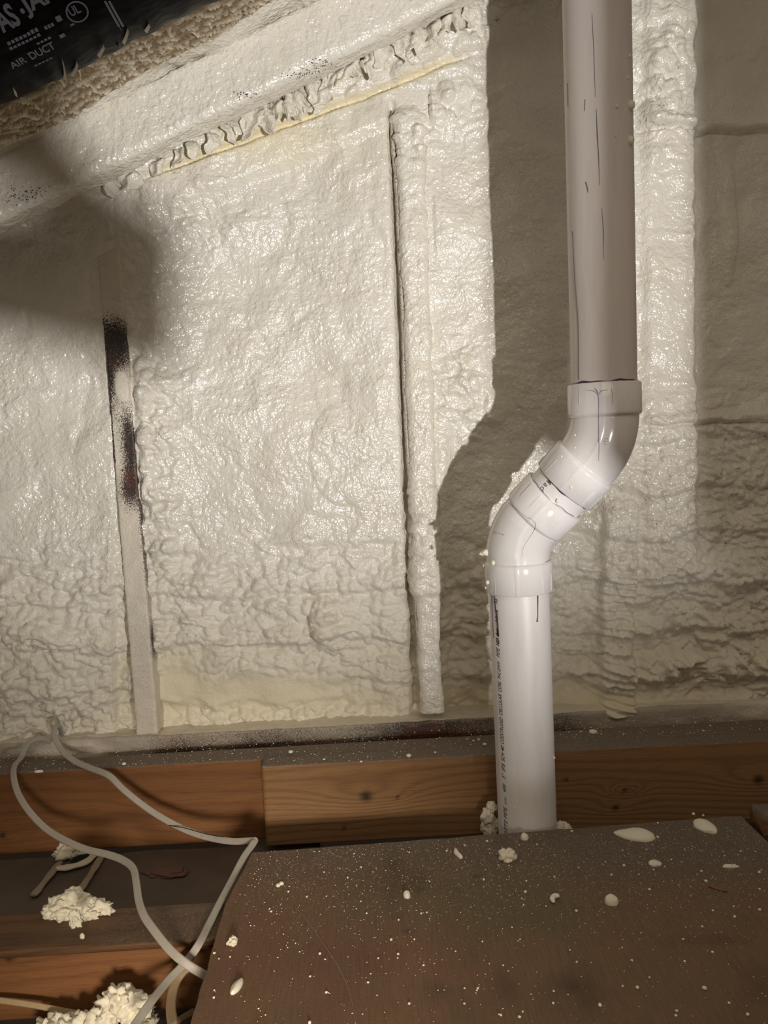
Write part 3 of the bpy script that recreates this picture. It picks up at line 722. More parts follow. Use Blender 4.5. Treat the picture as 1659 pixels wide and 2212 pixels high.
def elbow(J, da, db, lab, step):
    # da, db: unit vectors from the corner out along the two legs
    Pa, Pb = J+da*TB, J+db*TB
    ca = np.dot(da, db); ang = pi-math.acos(ca); Rb = TB/math.tan(ang/2)
    bis = (da+db); bis /= np.linalg.norm(bis); cen = J + bis*(TB/math.sin(ang/2))
    n = 128; th = np.linspace(0, 2*pi, n, endpoint=False); rings = []
    ax = np.cross(da, db); ax /= np.linalg.norm(ax)
    if ax[1] > 0: ax = -ax                     # seam side: towards the room
    def ring(c, d, r, k=0.0):
        d = d/np.linalg.norm(d); e1 = ax; e2 = np.cross(d, e1); e2 /= np.linalg.norm(e2)
        vv_ = CAM-c; ts = math.atan2(vv_@e2, vv_@e1)*.8; tq = (th-ts+pi) % (2*pi)-pi
        rad = r + SGS*step*k*(np.clip(np.sin(tq)*30, -1, 1)*.5+.5*SGS) + .0013*np.exp(-(tq/.028)**2)
        return c + (np.cos(th)[:, None]*e1 + np.sin(th)[:, None]*e2)*rad[:, None]
    dm = -da
    for s_, r_ in ((HUB, PR*.98), (HUB, HR-.0015), (HUB-.0012, HR), (.0045, HR), (.0015, HR-.0004), (0, HR-.0016), (-.001, BR+.0008), (-.002, BR)): rings.append(ring(Pa+da*s_, dm, r_))
    v0 = Pa-cen
    for k in range(1, 20):
        t_ = k/20; v = v0*math.cos(ang*t_) + (-da)*np.linalg.norm(v0)*math.sin(ang*t_)
        tg = -v0/np.linalg.norm(v0)*math.sin(ang*t_) + (-da)*math.cos(ang*t_)
        rings.append(ring(cen+v, tg, BR, 1.0 if 3 <= k <= 17 else .4))
    for s_, r_ in ((-.002, BR), (-.001, BR+.0008), (0, HR-.0016), (.0015, HR-.0004), (.0045, HR), (HUB-.0012, HR), (HUB, HR-.0015), (HUB, PR*.98)): rings.append(ring(Pb+db*s_, db, r_))
    V_, F_ = loft(np.stack(rings), False)
    e = mk('elbow', V_, F_, FIT, vp, label=lab)
    # short moulded ribs on the sockets
    for P, d in ((Pa, da), (Pb, db)):
        a, b = basis(d)
        for q in (-1.02, -.55, .35, .95):
            c = P + (a*cos(q)+b*sin(q))*(HR-.0002); tn = -a*sin(q)+b*cos(q); nn = a*cos(q)+b*sin(q)
            R = np.stack([[c+d*s_+tn*x_*w0+nn*y_*w0 for x_, y_ in ((-.0007, -.0005), (0, .0008), (.0007, -.0005))] for s_, w0 in ((.016, .2), (.018, 1), (HUB-.003, 1), (HUB-.001, .2))])
            V_, F_ = loft(R); mk('rib', V_, F_, FIT, e)
    return e
el1 = elbow(J1, d0, dg_, 'upper bend of the pipe, half shaded', .0004)
el2 = elbow(J2, -dg_, d3, 'lower bend of the pipe, bright white with a stepped seam', .0020)
# print, primer and drips on the pipe
def onpipe(A, d, u, v):
    a, b = basis(d); dr = ray(u, v); o = CAM-A; d2 = dr-d*np.dot(dr, d); o2 = o-d*np.dot(o, d)
    qa, qb, qc = d2@d2, 2*d2@o2, o2@o2-PR*PR; q = max(qb*qb-4*qa*qc, 0); t_ = (-qb-math.sqrt(q))/(2*qa)
    P = CAM+dr*t_-A; return np.dot(P, d), math.atan2(P@b, P@a)
def pipeP(A, d, s_, an_, r=PR):
    a, b = basis(d); s_ = np.asarray(s_); an_ = np.asarray(an_)
    return A + s_[..., None]*d + r*(np.cos(an_)[..., None]*a + np.sin(an_)[..., None]*b)
ac = Acc(); up = -d3
def yx(v): return 1074.5 + (v-1290)*(1097-1074.5)/(1790-1290)
for txt, v1, v0, bo in (('CHARLOTTE PIPE', 1852, 1744, 0), ('® PVC', 1738, 1722, 0), ('4300', 1712, 1695, 0), ('3"', 1684, 1673, 0), ('IPS', 1668, 1650, 0), ('SCH', 1646, 1627, 0), ('40', 1624, 1612, 0), ('COEXTRUDED', 1608, 1551, 0),
                    ('CELLULAR', 1546, 1501, 0), ('CORE', 1495, 1473, 0), ('PVC-DWV', 1468, 1429, 0), ('PIPE', 1421, 1400, 0), ('NSF.', 1396, 1378, .03), ('dwv', 1376, 1356, .05), ('U.P.Code', 1355, 1318, 0), ('AS', 1306, 1293, 0)):
    V_, F_ = text_mesh(txt, .25, 1.0, .008+bo); V_ = V_-V_.min(0); wd_, ht_ = V_.max(0)
    s0, a0 = onpipe(J2, up, yx(v1), v1); s1, a1 = onpipe(J2, up, yx(v0), v0)
    low = any(c in txt for c in 'PS3') or True
    chh = .0072 if txt not in ('® PVC',) else .0040
    sgn = -1.0
    an_ = a0 + (a1-a0)*V_[:, 0]/wd_
    ac.add(pipeP(J2, up, s0+(s1-s0)*V_[:, 0]/wd_, an_ - V_[:, 1]/ht_*chh/PR, PR+.0003), F_)
Vv, Ff = ac.get(); mk('lettering', Vv, Ff, INK, lp_, smooth=False, label='black printed line of lettering')
def pstroke(A, d, pix, w_, m, name, parent, r=PR+.0003, **kw):
    q = [onpipe(A, d, u, v) for u, v in pix]; P = spline([np.array([a*1.0, b, 0]) for a, b in q], 8)
    s_, an_ = P[:, 0], P[:, 1]; ww = np.interp(np.linspace(0, 1, len(s_)), np.linspace(0, 1, len(w_)), w_)
    T = np.gradient(np.stack([s_, an_*PR], -1), axis=0); T /= np.linalg.norm(T, axis=1)[:, None]
    ns, na = -T[:, 1], T[:, 0]
    R = np.stack([pipeP(A, d, s_-ns*ww, an_-na*ww/PR, r-.0004), pipeP(A, d, s_, an_, r+.0005), pipeP(A, d, s_+ns*ww, an_+na*ww/PR, r-.0004)], 1)
    V_, F_ = loft(R); return mk(name, V_, F_, m, parent, **kw)
pstroke(J2, up, ((1062.5, 1288), (1063, 1310), (1064.5, 1340), (1066.5, 1378)), (.0012, .001, .0007, .0004), PRIM, 'primer_drip', lp_, label='thin purple drip')
pstroke(J2, up, ((1068, 1288), (1070, 1310), (1074, 1340), (1077.5, 1374)), (.0012, .0014, .0015, .001), INK, 'primer_drip', lp_, label='black marker stroke over the print')
pstroke(J2, up, ((1161.5, 1286), (1161.5, 1310), (1161.5, 1328), (1160.5, 1343)), (.0016, .0012, .0010, .0016), PRIM, 'primer_drip', lp_, label='short purple drip')
def joint(A, d, name, parent, m, n=90, r=PR+.0004, w_=.0016, span=(-1.7, 1.7)):
    an_ = np.linspace(*span, n); wob = .0009*np.sin(an_*5)+.0006*np.sin(an_*11)
    a, b = basis(d)
    R = np.stack([[A + d*(s_+wob[i]) + (a*cos(an_[i])+b*sin(an_[i]))*rr_ for s_, rr_ in ((-w_, r-.0006), (0, r+.001), (w_, r-.0006))] for i in range(n)])
    V_, F_ = loft(R); mk(name, V_, F_, m, parent, label='line of purple primer at the joint')
joint(J1+d0*(TB+HUB+.0008), d0, 'primer_line', pu, PRIM)
joint(J1+dg_*(TB+HUB+.0006), dg_, 'primer_line', nip, PRIM, w_=.0013)
joint(J2-dg_*(TB+HUB+.0004), dg_, 'primer_line', nip, SMEAR, w_=.0009)
# drip running down the upper elbow
def surf_stroke(pix, Y, w_, m, parent, lab, name='primer_drip'):
    P = spline([atY(u, v, y) for (u, v), y in zip(pix, Y)], 8); ww = np.interp(np.linspace(0, 1, len(P)), np.linspace(0, 1, len(w_)), w_)[:, None]
    T = np.gradient(P, axis=0); T /= np.linalg.norm(T, axis=1)[:, None]; S = np.cross(T, VIEW); S /= np.linalg.norm(S, axis=1)[:, None]
    R = np.stack([P-S*ww, P+VIEW*.0007, P+S*ww, P-VIEW*.0012], 1); V_, F_ = loft(R); mk(name, V_, F_, m, parent, label=lab)
from mathutils.bvhtree import BVHTree
def on_mesh(o, pix):
    bv = BVHTree.FromPolygons([tuple(v.co) for v in o.data.vertices], [tuple(p.vertices) for p in o.data.polygons])
    og = ORG[o.name]; out = []
    for u, v in pix:
        d = ray(u, v); h = bv.ray_cast(Vector(CAM-og), Vector(d))
        if h[0] is not None: out.append((np.array(h[0])+og, np.array(h[1])))
    return out
def mesh_stroke(o, pix, w_, m, lab, name='primer_drip', up_=.0006):
    q = [tuple(p) for p in spline([np.array([u, v, 0.0]) for u, v in pix], 8)[:, :2]]
    h = on_mesh(o, q); P = np.array([a for a, b in h]); N_ = np.array([b if np.dot(b, CF) < 0 else -b for a, b in h])
    ww = np.interp(np.linspace(0, 1, len(P)), np.linspace(0, 1, len(w_)), w_)[:, None]
    T = np.gradient(P, axis=0); T /= np.linalg.norm(T, axis=1)[:, None]; S = np.cross(T, N_); S /= np.linalg.norm(S, axis=1)[:, None]
    R = np.stack([P-S*ww-N_*.0003, P+N_*up_, P+S*ww-N_*.0003, P-N_*.001], 1); V_, F_ = loft(R); return mk(name, V_, F_, m, o, label=lab)
mesh_stroke(el1, ((1284, 838), (1290, 846), (1293, 862), (1293, 890), (1293, 930), (1294, 965), (1293, 996)), (.0009, .0016, .0012, .0010, .0011, .0010, .0005), SMEAR, 'pale purple drip down the elbow')
mesh_stroke(el1, ((1268, 842), (1283, 845), (1290, 852)), (.0003, .0010, .0006), SMEAR, 'pale purple drip down the elbow')
mesh_stroke(el1, ((1313, 842), (1300, 844), (1293, 852)), (.0003, .0010, .0006), SMEAR, 'pale purple drip down the elbow')
mesh_stroke(el1, ((1320, 839), (1323, 855), (1322, 874)), (.0006, .0005, .0003), SMEAR, 'pale purple drip down the elbow')
mesh_stroke(el2, ((1144, 1118), (1153, 1126), (1157, 1136), (1151, 1150), (1139, 1168), (1130, 1184), (1127, 1204)), (.0004, .0006, .0008, .0006, .0004, .0004, .0003), GINK, 'dark edge of the stepped seam', 'seam_edge', .0003)
mesh_stroke(el2, ((1101, 1088), (1120, 1103), (1135, 1115), (1146, 1121)), (.0006, .0004, .0004, .0006), GINK, 'dark edge of the stepped seam', 'seam_edge', .0002)
for pix in (((1064, 1148), (1068, 1152)), ((1071, 1147), (1072, 1155)), ((1076, 1150), (1080, 1155)), ((1082, 1153), (1089, 1156))):
    mesh_stroke(el2, pix, (.0005, .0008, .0005), GINK, 'small worn grey print', 'print_mark', .0003)
for rr_ in (7.0,):
    tt = np.linspace(0, 2*pi, 13); mesh_stroke(el1, [(1310+rr_*.8*cos(t_), 954+rr_*sin(t_)) for t_ in tt], (.0004, .0004), GINK, 'small moulded ring mark', 'mould_mark', .0003)
mesh_stroke(el1, ((1305, 954), (1315, 953)), (.0004, .0004), GINK, 'small moulded ring mark', 'mould_mark', .0003)
# vertical scratches on the upper length
for pix, wv in ((((1279, 30), (1283, 120), (1286, 210)), (.0002, .0005, .0002)), (((1288, 235), (1290, 290), (1293, 340), (1295, 400)), (.0003, .0008, .0006, .0003)), (((1300, 450), (1303, 500), (1304, 560)), (.0003, .0006, .0002)),
                (((1264, 215), (1263, 240)), (.0004, .0003)), (((1265, 393), (1269, 408), (1270, 416)), (.0008, .0009, .0003)), (((1237, 500), (1242, 600), (1249, 700), (1250, 820)), (.0003, .0004, .0007, .0007)), (((1226, 180), (1227, 230)), (.0005, .0003))):
    pstroke(J1, d0, pix, wv, GINK, 'scuff', pu)
# letters on the short link
V_, F_ = text_mesh('Made', 0, 1.15, .004); V_ = V_-V_.min(0); wd_, ht_ = V_.max(0)
s0, a0 = onpipe(J1, dg_, 1189, 1030); s1, _ = onpipe(J1, dg_, 1170, 1050); sc = abs(s1-s0)/wd_*1.65
_, a1 = onpipe(J1, dg_, 1200, 1042); sg = 1 if a1 > a0 else -1
mk('lettering', pipeP(J1, dg_, s0+V_[:, 0]*sc, a0+sg*(V_[:, 1]*sc)/PR, PR+.0003), F_, GINK, nip, smooth=False, label='small grey printed letters')
# droplets of foam stuck to the pipe
def drop(c, r, parent, seed=0, st=(1, 1, 1.3), m=BEAD, name='foam_drop'):
    V0, F0 = ico(2); q = V0*(1+.12*perlin(V0+seed, 1.6, seed)[:, None])*np.array(st)*r
    return mk(name, q+c, F0, m, parent)
for i, (u, v, r, A, d, par) in enumerate(((1361, 228, .0062, J1, d0, pu), (1360.5, 304, .006, J1, d0, pu), (1359, 121, .0026, J1, d0, pu), (1356, 168, .002, J1, d0, pu), (1332, 230, .0024, J1, d0, pu), (1330, 294, .0015, J1, d0, pu),
                                      (1112, 1745, .0015, J2, -d3, lp_), (1196, 1637, .0025, J2, -d3, lp_), (1182, 1394, .0012, J2, -d3, lp_))):
    s_, an_ = onpipe(A, d, u, v); drop(pipeP(A, d, np.array(s_), np.array(an_), PR+r*.25), r*.8, par, i)
ea, eb = basis(dg_)
for i, (u, v, Y, r) in enumerate(((1065, 1216, 1.094, .0042), (1053, 1258, 1.10, .0038), (1046, 1222, 1.128, .003), (1049, 1270, 1.118, .002), (1213, 986, 1.045, .002), (1242, 967, 1.035, .0016), (1233, 1053, 1.046, .0028), (1204, 1082, 1.058, .0034), (1242, 940, 1.035, .0016))):
    drop(atY(u, v, Y), r*.75, el2 if v > 1150 or u < 1190 else el1, i+20)
V0, F0 = ico(3); q = V0*np.array([.007, .004, .006]); q[:, 0] -= .004*(q[:, 0] < 0)*(1-np.abs(V0[:, 2])); mk('foam_flake', q*(1+.4*fbm(V0, 1.5, 3)[:, None])+atY(1053, 1194, 1.122), F0, BEAD, el2, label='pale flake of foam on the elbow')
# small ring mark on the upper elbow
def lump(name, c, rad, seed, label, cat, rough=.5, sub=4, m=LUMP, fl=True, group=None, freq=1.7, rotz=0.0):
    V0, F0 = ico(sub)
    n1 = fbm(V0*1.0+seed*5.3, freq, seed, 3); wv = 1-np.sqrt(np.clip(1-worley(V0[:, 0]+V0[:, 2]*.7+seed, V0[:, 1]-V0[:, 2]*.6, 2.0, seed)[0]**2, 0, 1))
    q = V0*(1+rough*n1[:, None]+rough*.28*(.5-wv)[:, None])*np.asarray(rad)
    if rotz: q = np.stack([q[:, 0]*cos(rotz)-q[:, 1]*sin(rotz), q[:, 0]*sin(rotz)+q[:, 1]*cos(rotz), q[:, 2]], -1)
    if fl: q[:, 2] = np.maximum(q[:, 2], -rad[2]*.45); q[:, 2] -= q[:, 2].min()
    kw = {'label': label, 'category': cat}
    if group: kw['group'] = group
    return mk(name, q+np.asarray(c), F0, m, **kw)

# ------------------------------------------------------------------ cables
def cable(name, pts, wd_, th_, m, label, tw=None, n=10, nrm0=(0, -1, .3)):
    P = spline(pts, n); T, A, B = frames(P, nrm0)
    tws = np.interp(np.linspace(0, 1, len(P)), np.linspace(0, 1, len(tw)), tw) if tw is not None else np.zeros(len(P))
    th = np.linspace(0, 2*pi, 20, endpoint=False); ring = []
    for i in range(len(P)):
        vw = np.array([0, -1.0, .75]); a_ = vw - T[i]*np.dot(vw, T[i]); a_ /= np.linalg.norm(a_); A[i] = a_; B[i] = np.cross(T[i], a_)
        a = A[i]*cos(tws[i])+B[i]*sin(tws[i]); b = -A[i]*sin(tws[i])+B[i]*cos(tws[i])
        ee = np.abs(np.cos(th))**.75*np.sign(np.cos(th)); ff = np.abs(np.sin(th))**.75*np.sign(np.sin(th))
        ring.append(P[i]+(ee[:, None]*b*wd_/2+ff[:, None]*a*th_/2*(1-.25*np.exp(-(np.cos(th)[:, None]/.25)**2))))
    V_, F_ = loft(np.array(ring)); return mk(name, V_, F_, m, label=label, category='cable')
c3 = lambda x, y: (x/2.765, 1520+y/2.765)
def cp(L): return [atY(*c3(x, y), Y) if Y else atZ(*c3(x, y), .121) for x, y, Y in L]
pa = cp([(365, 185, 1.335), (362, 150, 1.327), (345, 132, 1.318), (325, 150, 1.31), (330, 205, 1.30), (375, 285, 1.285), (450, 345, 1.262), (540, 385, 1.235), (650, 430, 1.205), (740, 515, 1.19), (870, 618, 1.18), (1000, 700, 1.165), (1130, 762, 1.15), (1250, 800, 1.135), (1380, 822, 1.115), (1480, 820, 1.10), (1518, 818, 1.092)])
pa2 = cp([(1521, 823, 1.088), (1500, 855, 1.078), (1455, 920, 1.055), (1400, 1025, 0), (1350, 1120, 0), (1300, 1215, 0), (1245, 1325, 0), (1180, 1450, 0), (1100, 1555, .872), (1000, 1660, .852), (900, 1785, .815), (820, 1900, .79), (760, 1990, .77)])
cable('electric_cable', pa+pa2, .0098, .0046, CABLE, 'grey flat cable that kinks sharply at the plywood corner and crosses over the other', n=8)
pb = cp([(300, 225, 1.33), (270, 212, 1.325), (225, 208, 1.318), (180, 228, 1.31), (150, 270, 1.298), (125, 325, 1.28), (88, 370, 1.25), (82, 440, 1.215), (110, 540, 1.19), (180, 650, 1.17), (280, 750, 1.15), (400, 822, 1.12), (520, 872, 1.09), (640, 900, 1.06), (735, 935, 1.03), (795, 985, 1.0), (815, 1075, .965), (828, 1170, .935), (860, 1265, .905), (925, 1360, .880), (1010, 1465, .858), (1100, 1545, .846), (1215, 1618, .846), (1300, 1668, .85)])
cable('electric_cable', pb, .0098, .0046, CABLE, 'grey flat cable looping from the far left and diving under the plywood edge', n=8)
pc = cp([(1140, 1560, .875), (1090, 1600, .87), (1050, 1660, .862), (1028, 1740, .845), (1022, 1830, .82), (1035, 1930, .79)])
cable('electric_cable', pc, .012, .006, CABT, 'tan cable curving down beside the plywood at the bottom edge', n=8)
pdl = cp([(-150, 1755, .90), (0, 1772, .89), (200, 1800, .885), (400, 1840, .88), (520, 1858, .88)])
cable('electric_cable', pdl, .007, .005, CABT, 'thin tan cable along the bottom of the orange-brown joist at left', n=8)
cable('electric_cable', cp([(1060, 1898, .85), (1110, 1868, .87), (1160, 1838, .89)]), .008, .006, CABT, 'short tan cable end showing at the plywood edge by the bottom', n=8)
# black marker dash and wire along the kinked cable
bw = spline(cp([(1010, 728, 1.158), (1100, 742, 1.146), (1200, 770, 1.134), (1280, 788, 1.124), (1340, 796, 1.116)]), 8)
T, A, B = frames(bw); th = np.linspace(0, 2*pi, 6, endpoint=False)
Vv, Ff = loft(bw[:, None]+.0007*(np.cos(th)[None, :, None]*A[:, None]+np.sin(th)[None, :, None]*B[:, None]))
mk('wire', Vv, Ff, INK, label='thin black wire lying along the grey cable near its kink', category='wire')

# ------------------------------------------------------------------ foam scraps
FL = lambda u, v, z=PZ: atZ(u, v, z)
# big lump on the front joist: several lobes grown together
V0, F0 = ico(5)
def cluster(name, u, v, Zb, lobes, seed, label, rough=.55, extra=None):
    c = atZ(u, v, Zb); Vs, Fs, k = [], [], 0
    for i, (dx, dy, dz, a, b, h) in enumerate(lobes):
        V0, F0 = ico(4); n1 = fbm(V0+seed*3+i*7.7, 1.9, seed+i, 4)
        q = V0*(1+rough*n1[:, None])*np.array([a, b, h])+np.array([dx, dy, dz]); q[:, 2] = np.maximum(q[:, 2], 0.0)
        Vs.append(q+c); Fs.append(F0+k); k += len(V0)
    return mk(name, np.concatenate(Vs), np.concatenate(Fs), LUMP, label=label, category='foam scrap')
cluster('foam_scrap', 160, 1972, .1145, [(-.022, 0, .006, .018, .014, .013), (-.004, .006, .014, .017, .013, .014), (.016, 0, .007, .018, .013, .011), (.036, -.004, .006, .015, .010, .010), (-.010, -.010, .006, .016, .009, .009), (.024, -.012, .003, .012, .008, .009)], 3,
        'large cream lump of cut foam resting on the strip over the front joist')
c = atY(162, 1978, .889); lump('foam_scrap', c-[0, 0, .012], (.007, .006, .011), 8, 'small foam knob hanging just below the large cream lump', 'foam scrap', .6)
c = atY(178, 2022, .90); lump('foam_scrap', c-[0, 0, .003], (.0026, .002, .0045), 9, 'tiny foam crumb stuck on the orange-brown joist below the large lump', 'foam scrap', .5, 3)
for i, (u, v, r, z) in enumerate(((240, 2185, .022, 0), (285, 2170, .020, .004), (255, 2150, .016, .014), (300, 2205, .018, 0), (185, 2215, .020, 0), (130, 2215, .017, 0), (215, 2222, .018, .003), (95, 2225, .014, 0))):
    p = atY(u, v, .855)
    lump('foam_scrap', (p[0], p[1], max(p[2]-r*.6, 0)), (r, r*.8, r*.8), 20+i, ('knobbly cream foam heap at the bottom edge, right hand lump', 'knobbly cream foam heap at the bottom edge, far right top lump', 'knobbly cream foam lump topmost in the bottom edge heap', 'cream foam lump tucked under the crossing grey cable at the bottom edge',
          'yellowish foam lump left of the tall heap at the bottom edge', 'foam lump at the bottom edge under the thin tan cable', 'low foam lump in front of the tall heap, cut by the frame', 'leftmost foam lump at the bottom edge')[i], 'foam scrap', .75, 4, freq=2.4)
# crusted hole on the lining board
for i, (u, v, rx, rz, lab) in enumerate(((142, 1838, .017, .013, 'foam crust left of the hole in the grey lining board'), (213, 1818, .018, .018, 'foam crust with a spike, right of the hole in the grey lining board'), (190, 1828, .012, .008, 'foam crust behind the looping cable at the hole in the lining board'))):
    p = atZ(u, v+8, .044); lump('foam_scrap', p-[0, 0, .004], (rx, .012, rz), 40+i, lab, 'foam scrap', .8, 4)
p1 = [atZ(*q, .046) for q in ((122, 1876), (150, 1873), (185, 1862), (208, 1842))]; P = spline(p1, 8); T, A, B = frames(P); th = np.linspace(0, 2*pi, 12, endpoint=False)
wv = .007*(1+.4*perlin(P, 60, 3))
Vv, Ff = loft(P[:, None]+wv[:, None, None]*(np.cos(th)[None, :, None]*A[:, None]*.5+np.sin(th)[None, :, None]*B[:, None])); mk('foam_scrap', Vv, Ff, LUMP, label='curved rim of foam in front of the hole in the lining board', category='foam scrap')
for i, (q, lab) in enumerate(((((72, 1935), (100, 1900), (130, 1862)), 'pale taped edge strip left of the hole in the lining board'), (((168, 1930), (195, 1890), (222, 1845)), 'pale taped edge strip right of the hole in the lining board'))):
    P = spline([atZ(u, v, .0462) for u, v in q], 8); T = np.gradient(P, axis=0); T /= np.linalg.norm(T, axis=1)[:, None]; S = np.cross(T, [0, 0, 1]); ww = (.0065*(1+.3*perlin(P, 80, i)))[:, None]
    R = np.stack([P-S*ww, P-S*ww*.7+[0, 0, .002], P+S*ww*.7+[0, 0, .002], P+S*ww, P-[0, 0, .003]], 1); Vv, Ff = loft(R)
    mk('edge_strip', Vv, Ff, m_pvc('strip_%d' % i, (.36, .30, .22), .8), label=lab, category='strip')
HOLE = flat('dark_hole', (.008, .006, .005), .9)
P = np.array([atZ(u, v, .0475) for u, v in ((150, 1866), (158, 1852), (178, 1846), (196, 1842), (200, 1848), (182, 1858))]); mk('hole', P, [[0, 1, 2, 3, 4, 5]], HOLE, lin, label='dark ragged hole')
lump('insulation_tuft', atZ(360, 1888, .040), (.032, .013, .005), 61, 'matted pink fibre tuft lying on the grey lining board', 'insulation', .38, 4, PINK, freq=1.8)
# either side of the pipe's foot
cluster('foam_scrap', 1058, 1806, .075, [(0, 0, .012, .012, .010, .016), (-.002, 0, .032, .011, .010, .014), (.004, 0, .048, .008, .008, .008), (.012, .0, .02, .008, .008, .008), (-.008, 0, .018, .006, .006, .012)], 12, 'tall lumpy foam scrap standing left of the pipe foot', .4)
lump('foam_scrap', atY(1212, 1792, 1.15)-[0, 0, .004], (.014, .008, .010), 66, 'small pale foam scrap behind the right side of the pipe foot', 'foam scrap', .5)
# one by one on the sheet
lump('foam_scrap', FL(1097, 1856), (.0105, .008, .0095), 70, 'crumbly foam chunk on the plywood in front of the pipe', 'foam scrap', .55)
def splat(name, u, v, lx, ly, h, rot, seed, label, tail=0.0):
    V0, F0 = ico(4); q = V0.copy(); x = q[:, 0]
    wv = 1-.45*np.clip(x*np.sign(tail), 0, 1)*abs(tail)
    q = np.stack([q[:, 0]*lx*(1+.12*abs(tail)*np.clip(x*np.sign(tail), 0, 1)), q[:, 1]*ly*wv, np.sign(q[:, 2])*np.abs(q[:, 2])**.7*h*wv], -1)
    q *= (1+.09*fbm(V0+seed, 1.3, seed, 2)[:, None]); q[:, 2] = np.maximum(q[:, 2], -h*.15)
    q = np.stack([q[:, 0]*cos(rot)-q[:, 1]*sin(rot), q[:, 0]*sin(rot)+q[:, 1]*cos(rot), q[:, 2]-q[:, 2].min()], -1)
    return mk(name, q+FL(u, v), F0, BEAD, label=label, category='foam bead')
splat('foam_splat', 1373, 1806, .027, .017, .007, -.32, 1, 'longest flat foam splat near the far edge of the plywood, right of the pipe', -.8)
splat('foam_splat', 1523, 1788, .013, .021, .007, .25, 2, 'oval foam splat at the far right of the plywood edge', -.3)
splat('foam_bead', 1133, 1812, .0056, .006, .007, 0, 3, 'round foam bead just in front of the pipe foot on the plywood')
splat('foam_splat', 1415, 1867, .0085, .007, .004, -.2, 4, 'small flat dull foam splat in front of the longest splat', .5)
splat('foam_splat', 1578, 1873, .0105, .0035, .003, -.12, 5, 'thin sliver of foam lying near the right side of the plywood', .6)
splat('foam_bead', 1321, 1950, .0080, .0085, .008, 0, 6, 'largest egg-shaped foam bead out on the open middle right of the plywood')
splat('foam_bead', 879, 1936, .0045, .006, .006, .1, 7, 'smooth oval foam bead beside the dark stain on the plywood')
lump('foam_scrap', FL(503, 2040), (.0052, .005, .006), 75, 'small ragged foam crumb near the left edge of the plywood', 'foam scrap', .6)
splat('foam_splat', 511, 2134, .005, .0125, .005, -.35, 9, 'teardrop foam splat near the left edge of the plywood, lowest of all', -.9)
splat('foam_bead', 601, 1914, .003, .003, .003, 0, 10, 'left bead of the joined pair near the upper left of the plywood'); splat('foam_bead', 608, 1910, .0033, .003, .003, 0, 11, 'right bead of the joined pair near the upper left of the plywood')
def squiggle(pix, r, label, m=BEAD, cat='foam scrap', name='foam_curl'):
    P = spline([FL(u, v, PZ+r*.8) for u, v in pix], 8); T, A, B = frames(P, (0.1, 0.2, 1)); th = np.linspace(0, 2*pi, 10, endpoint=False)
    rr_ = r*(1+.35*perlin(P, 120, 5))*np.sin(np.linspace(.35, pi-.25, len(P)))**.5
    V_, F_ = loft(P[:, None]+rr_[:, None, None]*(np.cos(th)[None, :, None]*A[:, None]+np.sin(th)[None, :, None]*B[:, None])); return mk(name, V_, F_, m, label=label, category=cat)
squiggle(((984, 1834), (986, 1842), (992, 1848), (997, 1853)), .0036, 'bent foam curl left of the crumbly chunk on the plywood')
squiggle(((1208, 1935), (1199, 1935), (1193, 1941), (1196, 1948)), .0034, 'crescent of foam left of the egg-shaped bead on the plywood')
squiggle(((1530, 1913), (1552, 1921), (1572, 1925)), .0018, 'brown splinter of wood lying near the right side of the plywood', flat('splinter', (.25, .12, .05), .7), 'splinter', 'wood_splinter')
# smaller round beads, each its own
small = [(965, 1839, 4), (1052, 1818, 4), (1122, 1826, 2.5), (1160, 1825, 3), (780, 1874, 3.2), (751, 1897, 3.5), (663, 1938, 3.5), (1045, 1901, 4), (1077, 1870, 3), (1003, 1826, 3), (1235, 1797, 4), (1348, 1871, 4.5), (1321, 1891, 4), (1403, 1923, 4.5), (1421, 1810, 5), (1421, 1779, 3.5), (1498, 1760, 5), (1519, 1763, 4), (1405, 1934, 2), (1135, 1928, 5), (1137, 1904, 3), (1245, 1969, 4.5), (1525, 1905, 5), (1515, 1883, 4), (1640, 1886, 4.5), (1641, 1967, 4.5), (1587, 1982, 5), (1540, 1968, 3.5), (1517, 2003, 4), (1539, 2058, 4), (1479, 2078, 4), (1476, 2030, 3.5), (1365, 2076, 4), (1377, 2135, 5.5), (1522, 2137, 6.5), (1403, 2113, 3.5), (1296, 2173, 6), (1195, 2168, 4), (1106, 2004, 3), (1231, 2053, 3), (1344, 2048, 2.5), (1246, 2079, 3.5), (1196, 2142, 3.5), (1032, 2136, 3.5), (1082, 2194, 4), (1122, 2198, 4.5), (1129, 2186, 3), (845, 2031, 4.5), (860, 2062, 4), (895, 2030, 3.5), (691, 2061, 4), (702, 2073, 3), (817, 2071, 3.5), (859, 2070, 3), (915, 2086, 3.5), (795, 2123, 3.5), (670, 2110, 3.5), (705, 2145, 4.5), (884, 2169, 4), (669, 2211, 6), (1003, 2169, 3.5), (1030, 2140, 3), (463, 2060, 4), (473, 2072, 3), (462, 2156, 4), (463, 2140, 3), (497, 2068, 3.5), (586, 1970, 3.5), (583, 1963, 2.5), (623, 1927, 3.5), (792, 1974, 3.5), (861, 1988, 3.5), (910, 1974, 3.5), (922, 1972, 3), (1042, 2035, 3.5), (1087, 2086, 3), (984, 2056, 3), (1078, 2192, 3), (1615, 2193, 5), (1462, 2185, 4), (1460, 2195, 4), (1575, 2168, 4), (1641, 1922, 3.5), (1587, 1869, 3), (1585, 1959, 3), (1450, 1858, 3), (1380, 1890, 3), (1412, 1880, 3), (1308, 1863, 2.5), (1250, 1875, 2.5), (1198, 1895, 3), (1127, 1942, 3), (928, 1905, 3), (884, 1842, 3), (700, 1885, 3), (765, 1845, 3), (690, 1840, 2.5), (1345, 1838, 3), (1565, 1850, 3), (1600, 1840, 3)]
bm_ = None; bead_sources = {}
rs = np.random.RandomState(11)
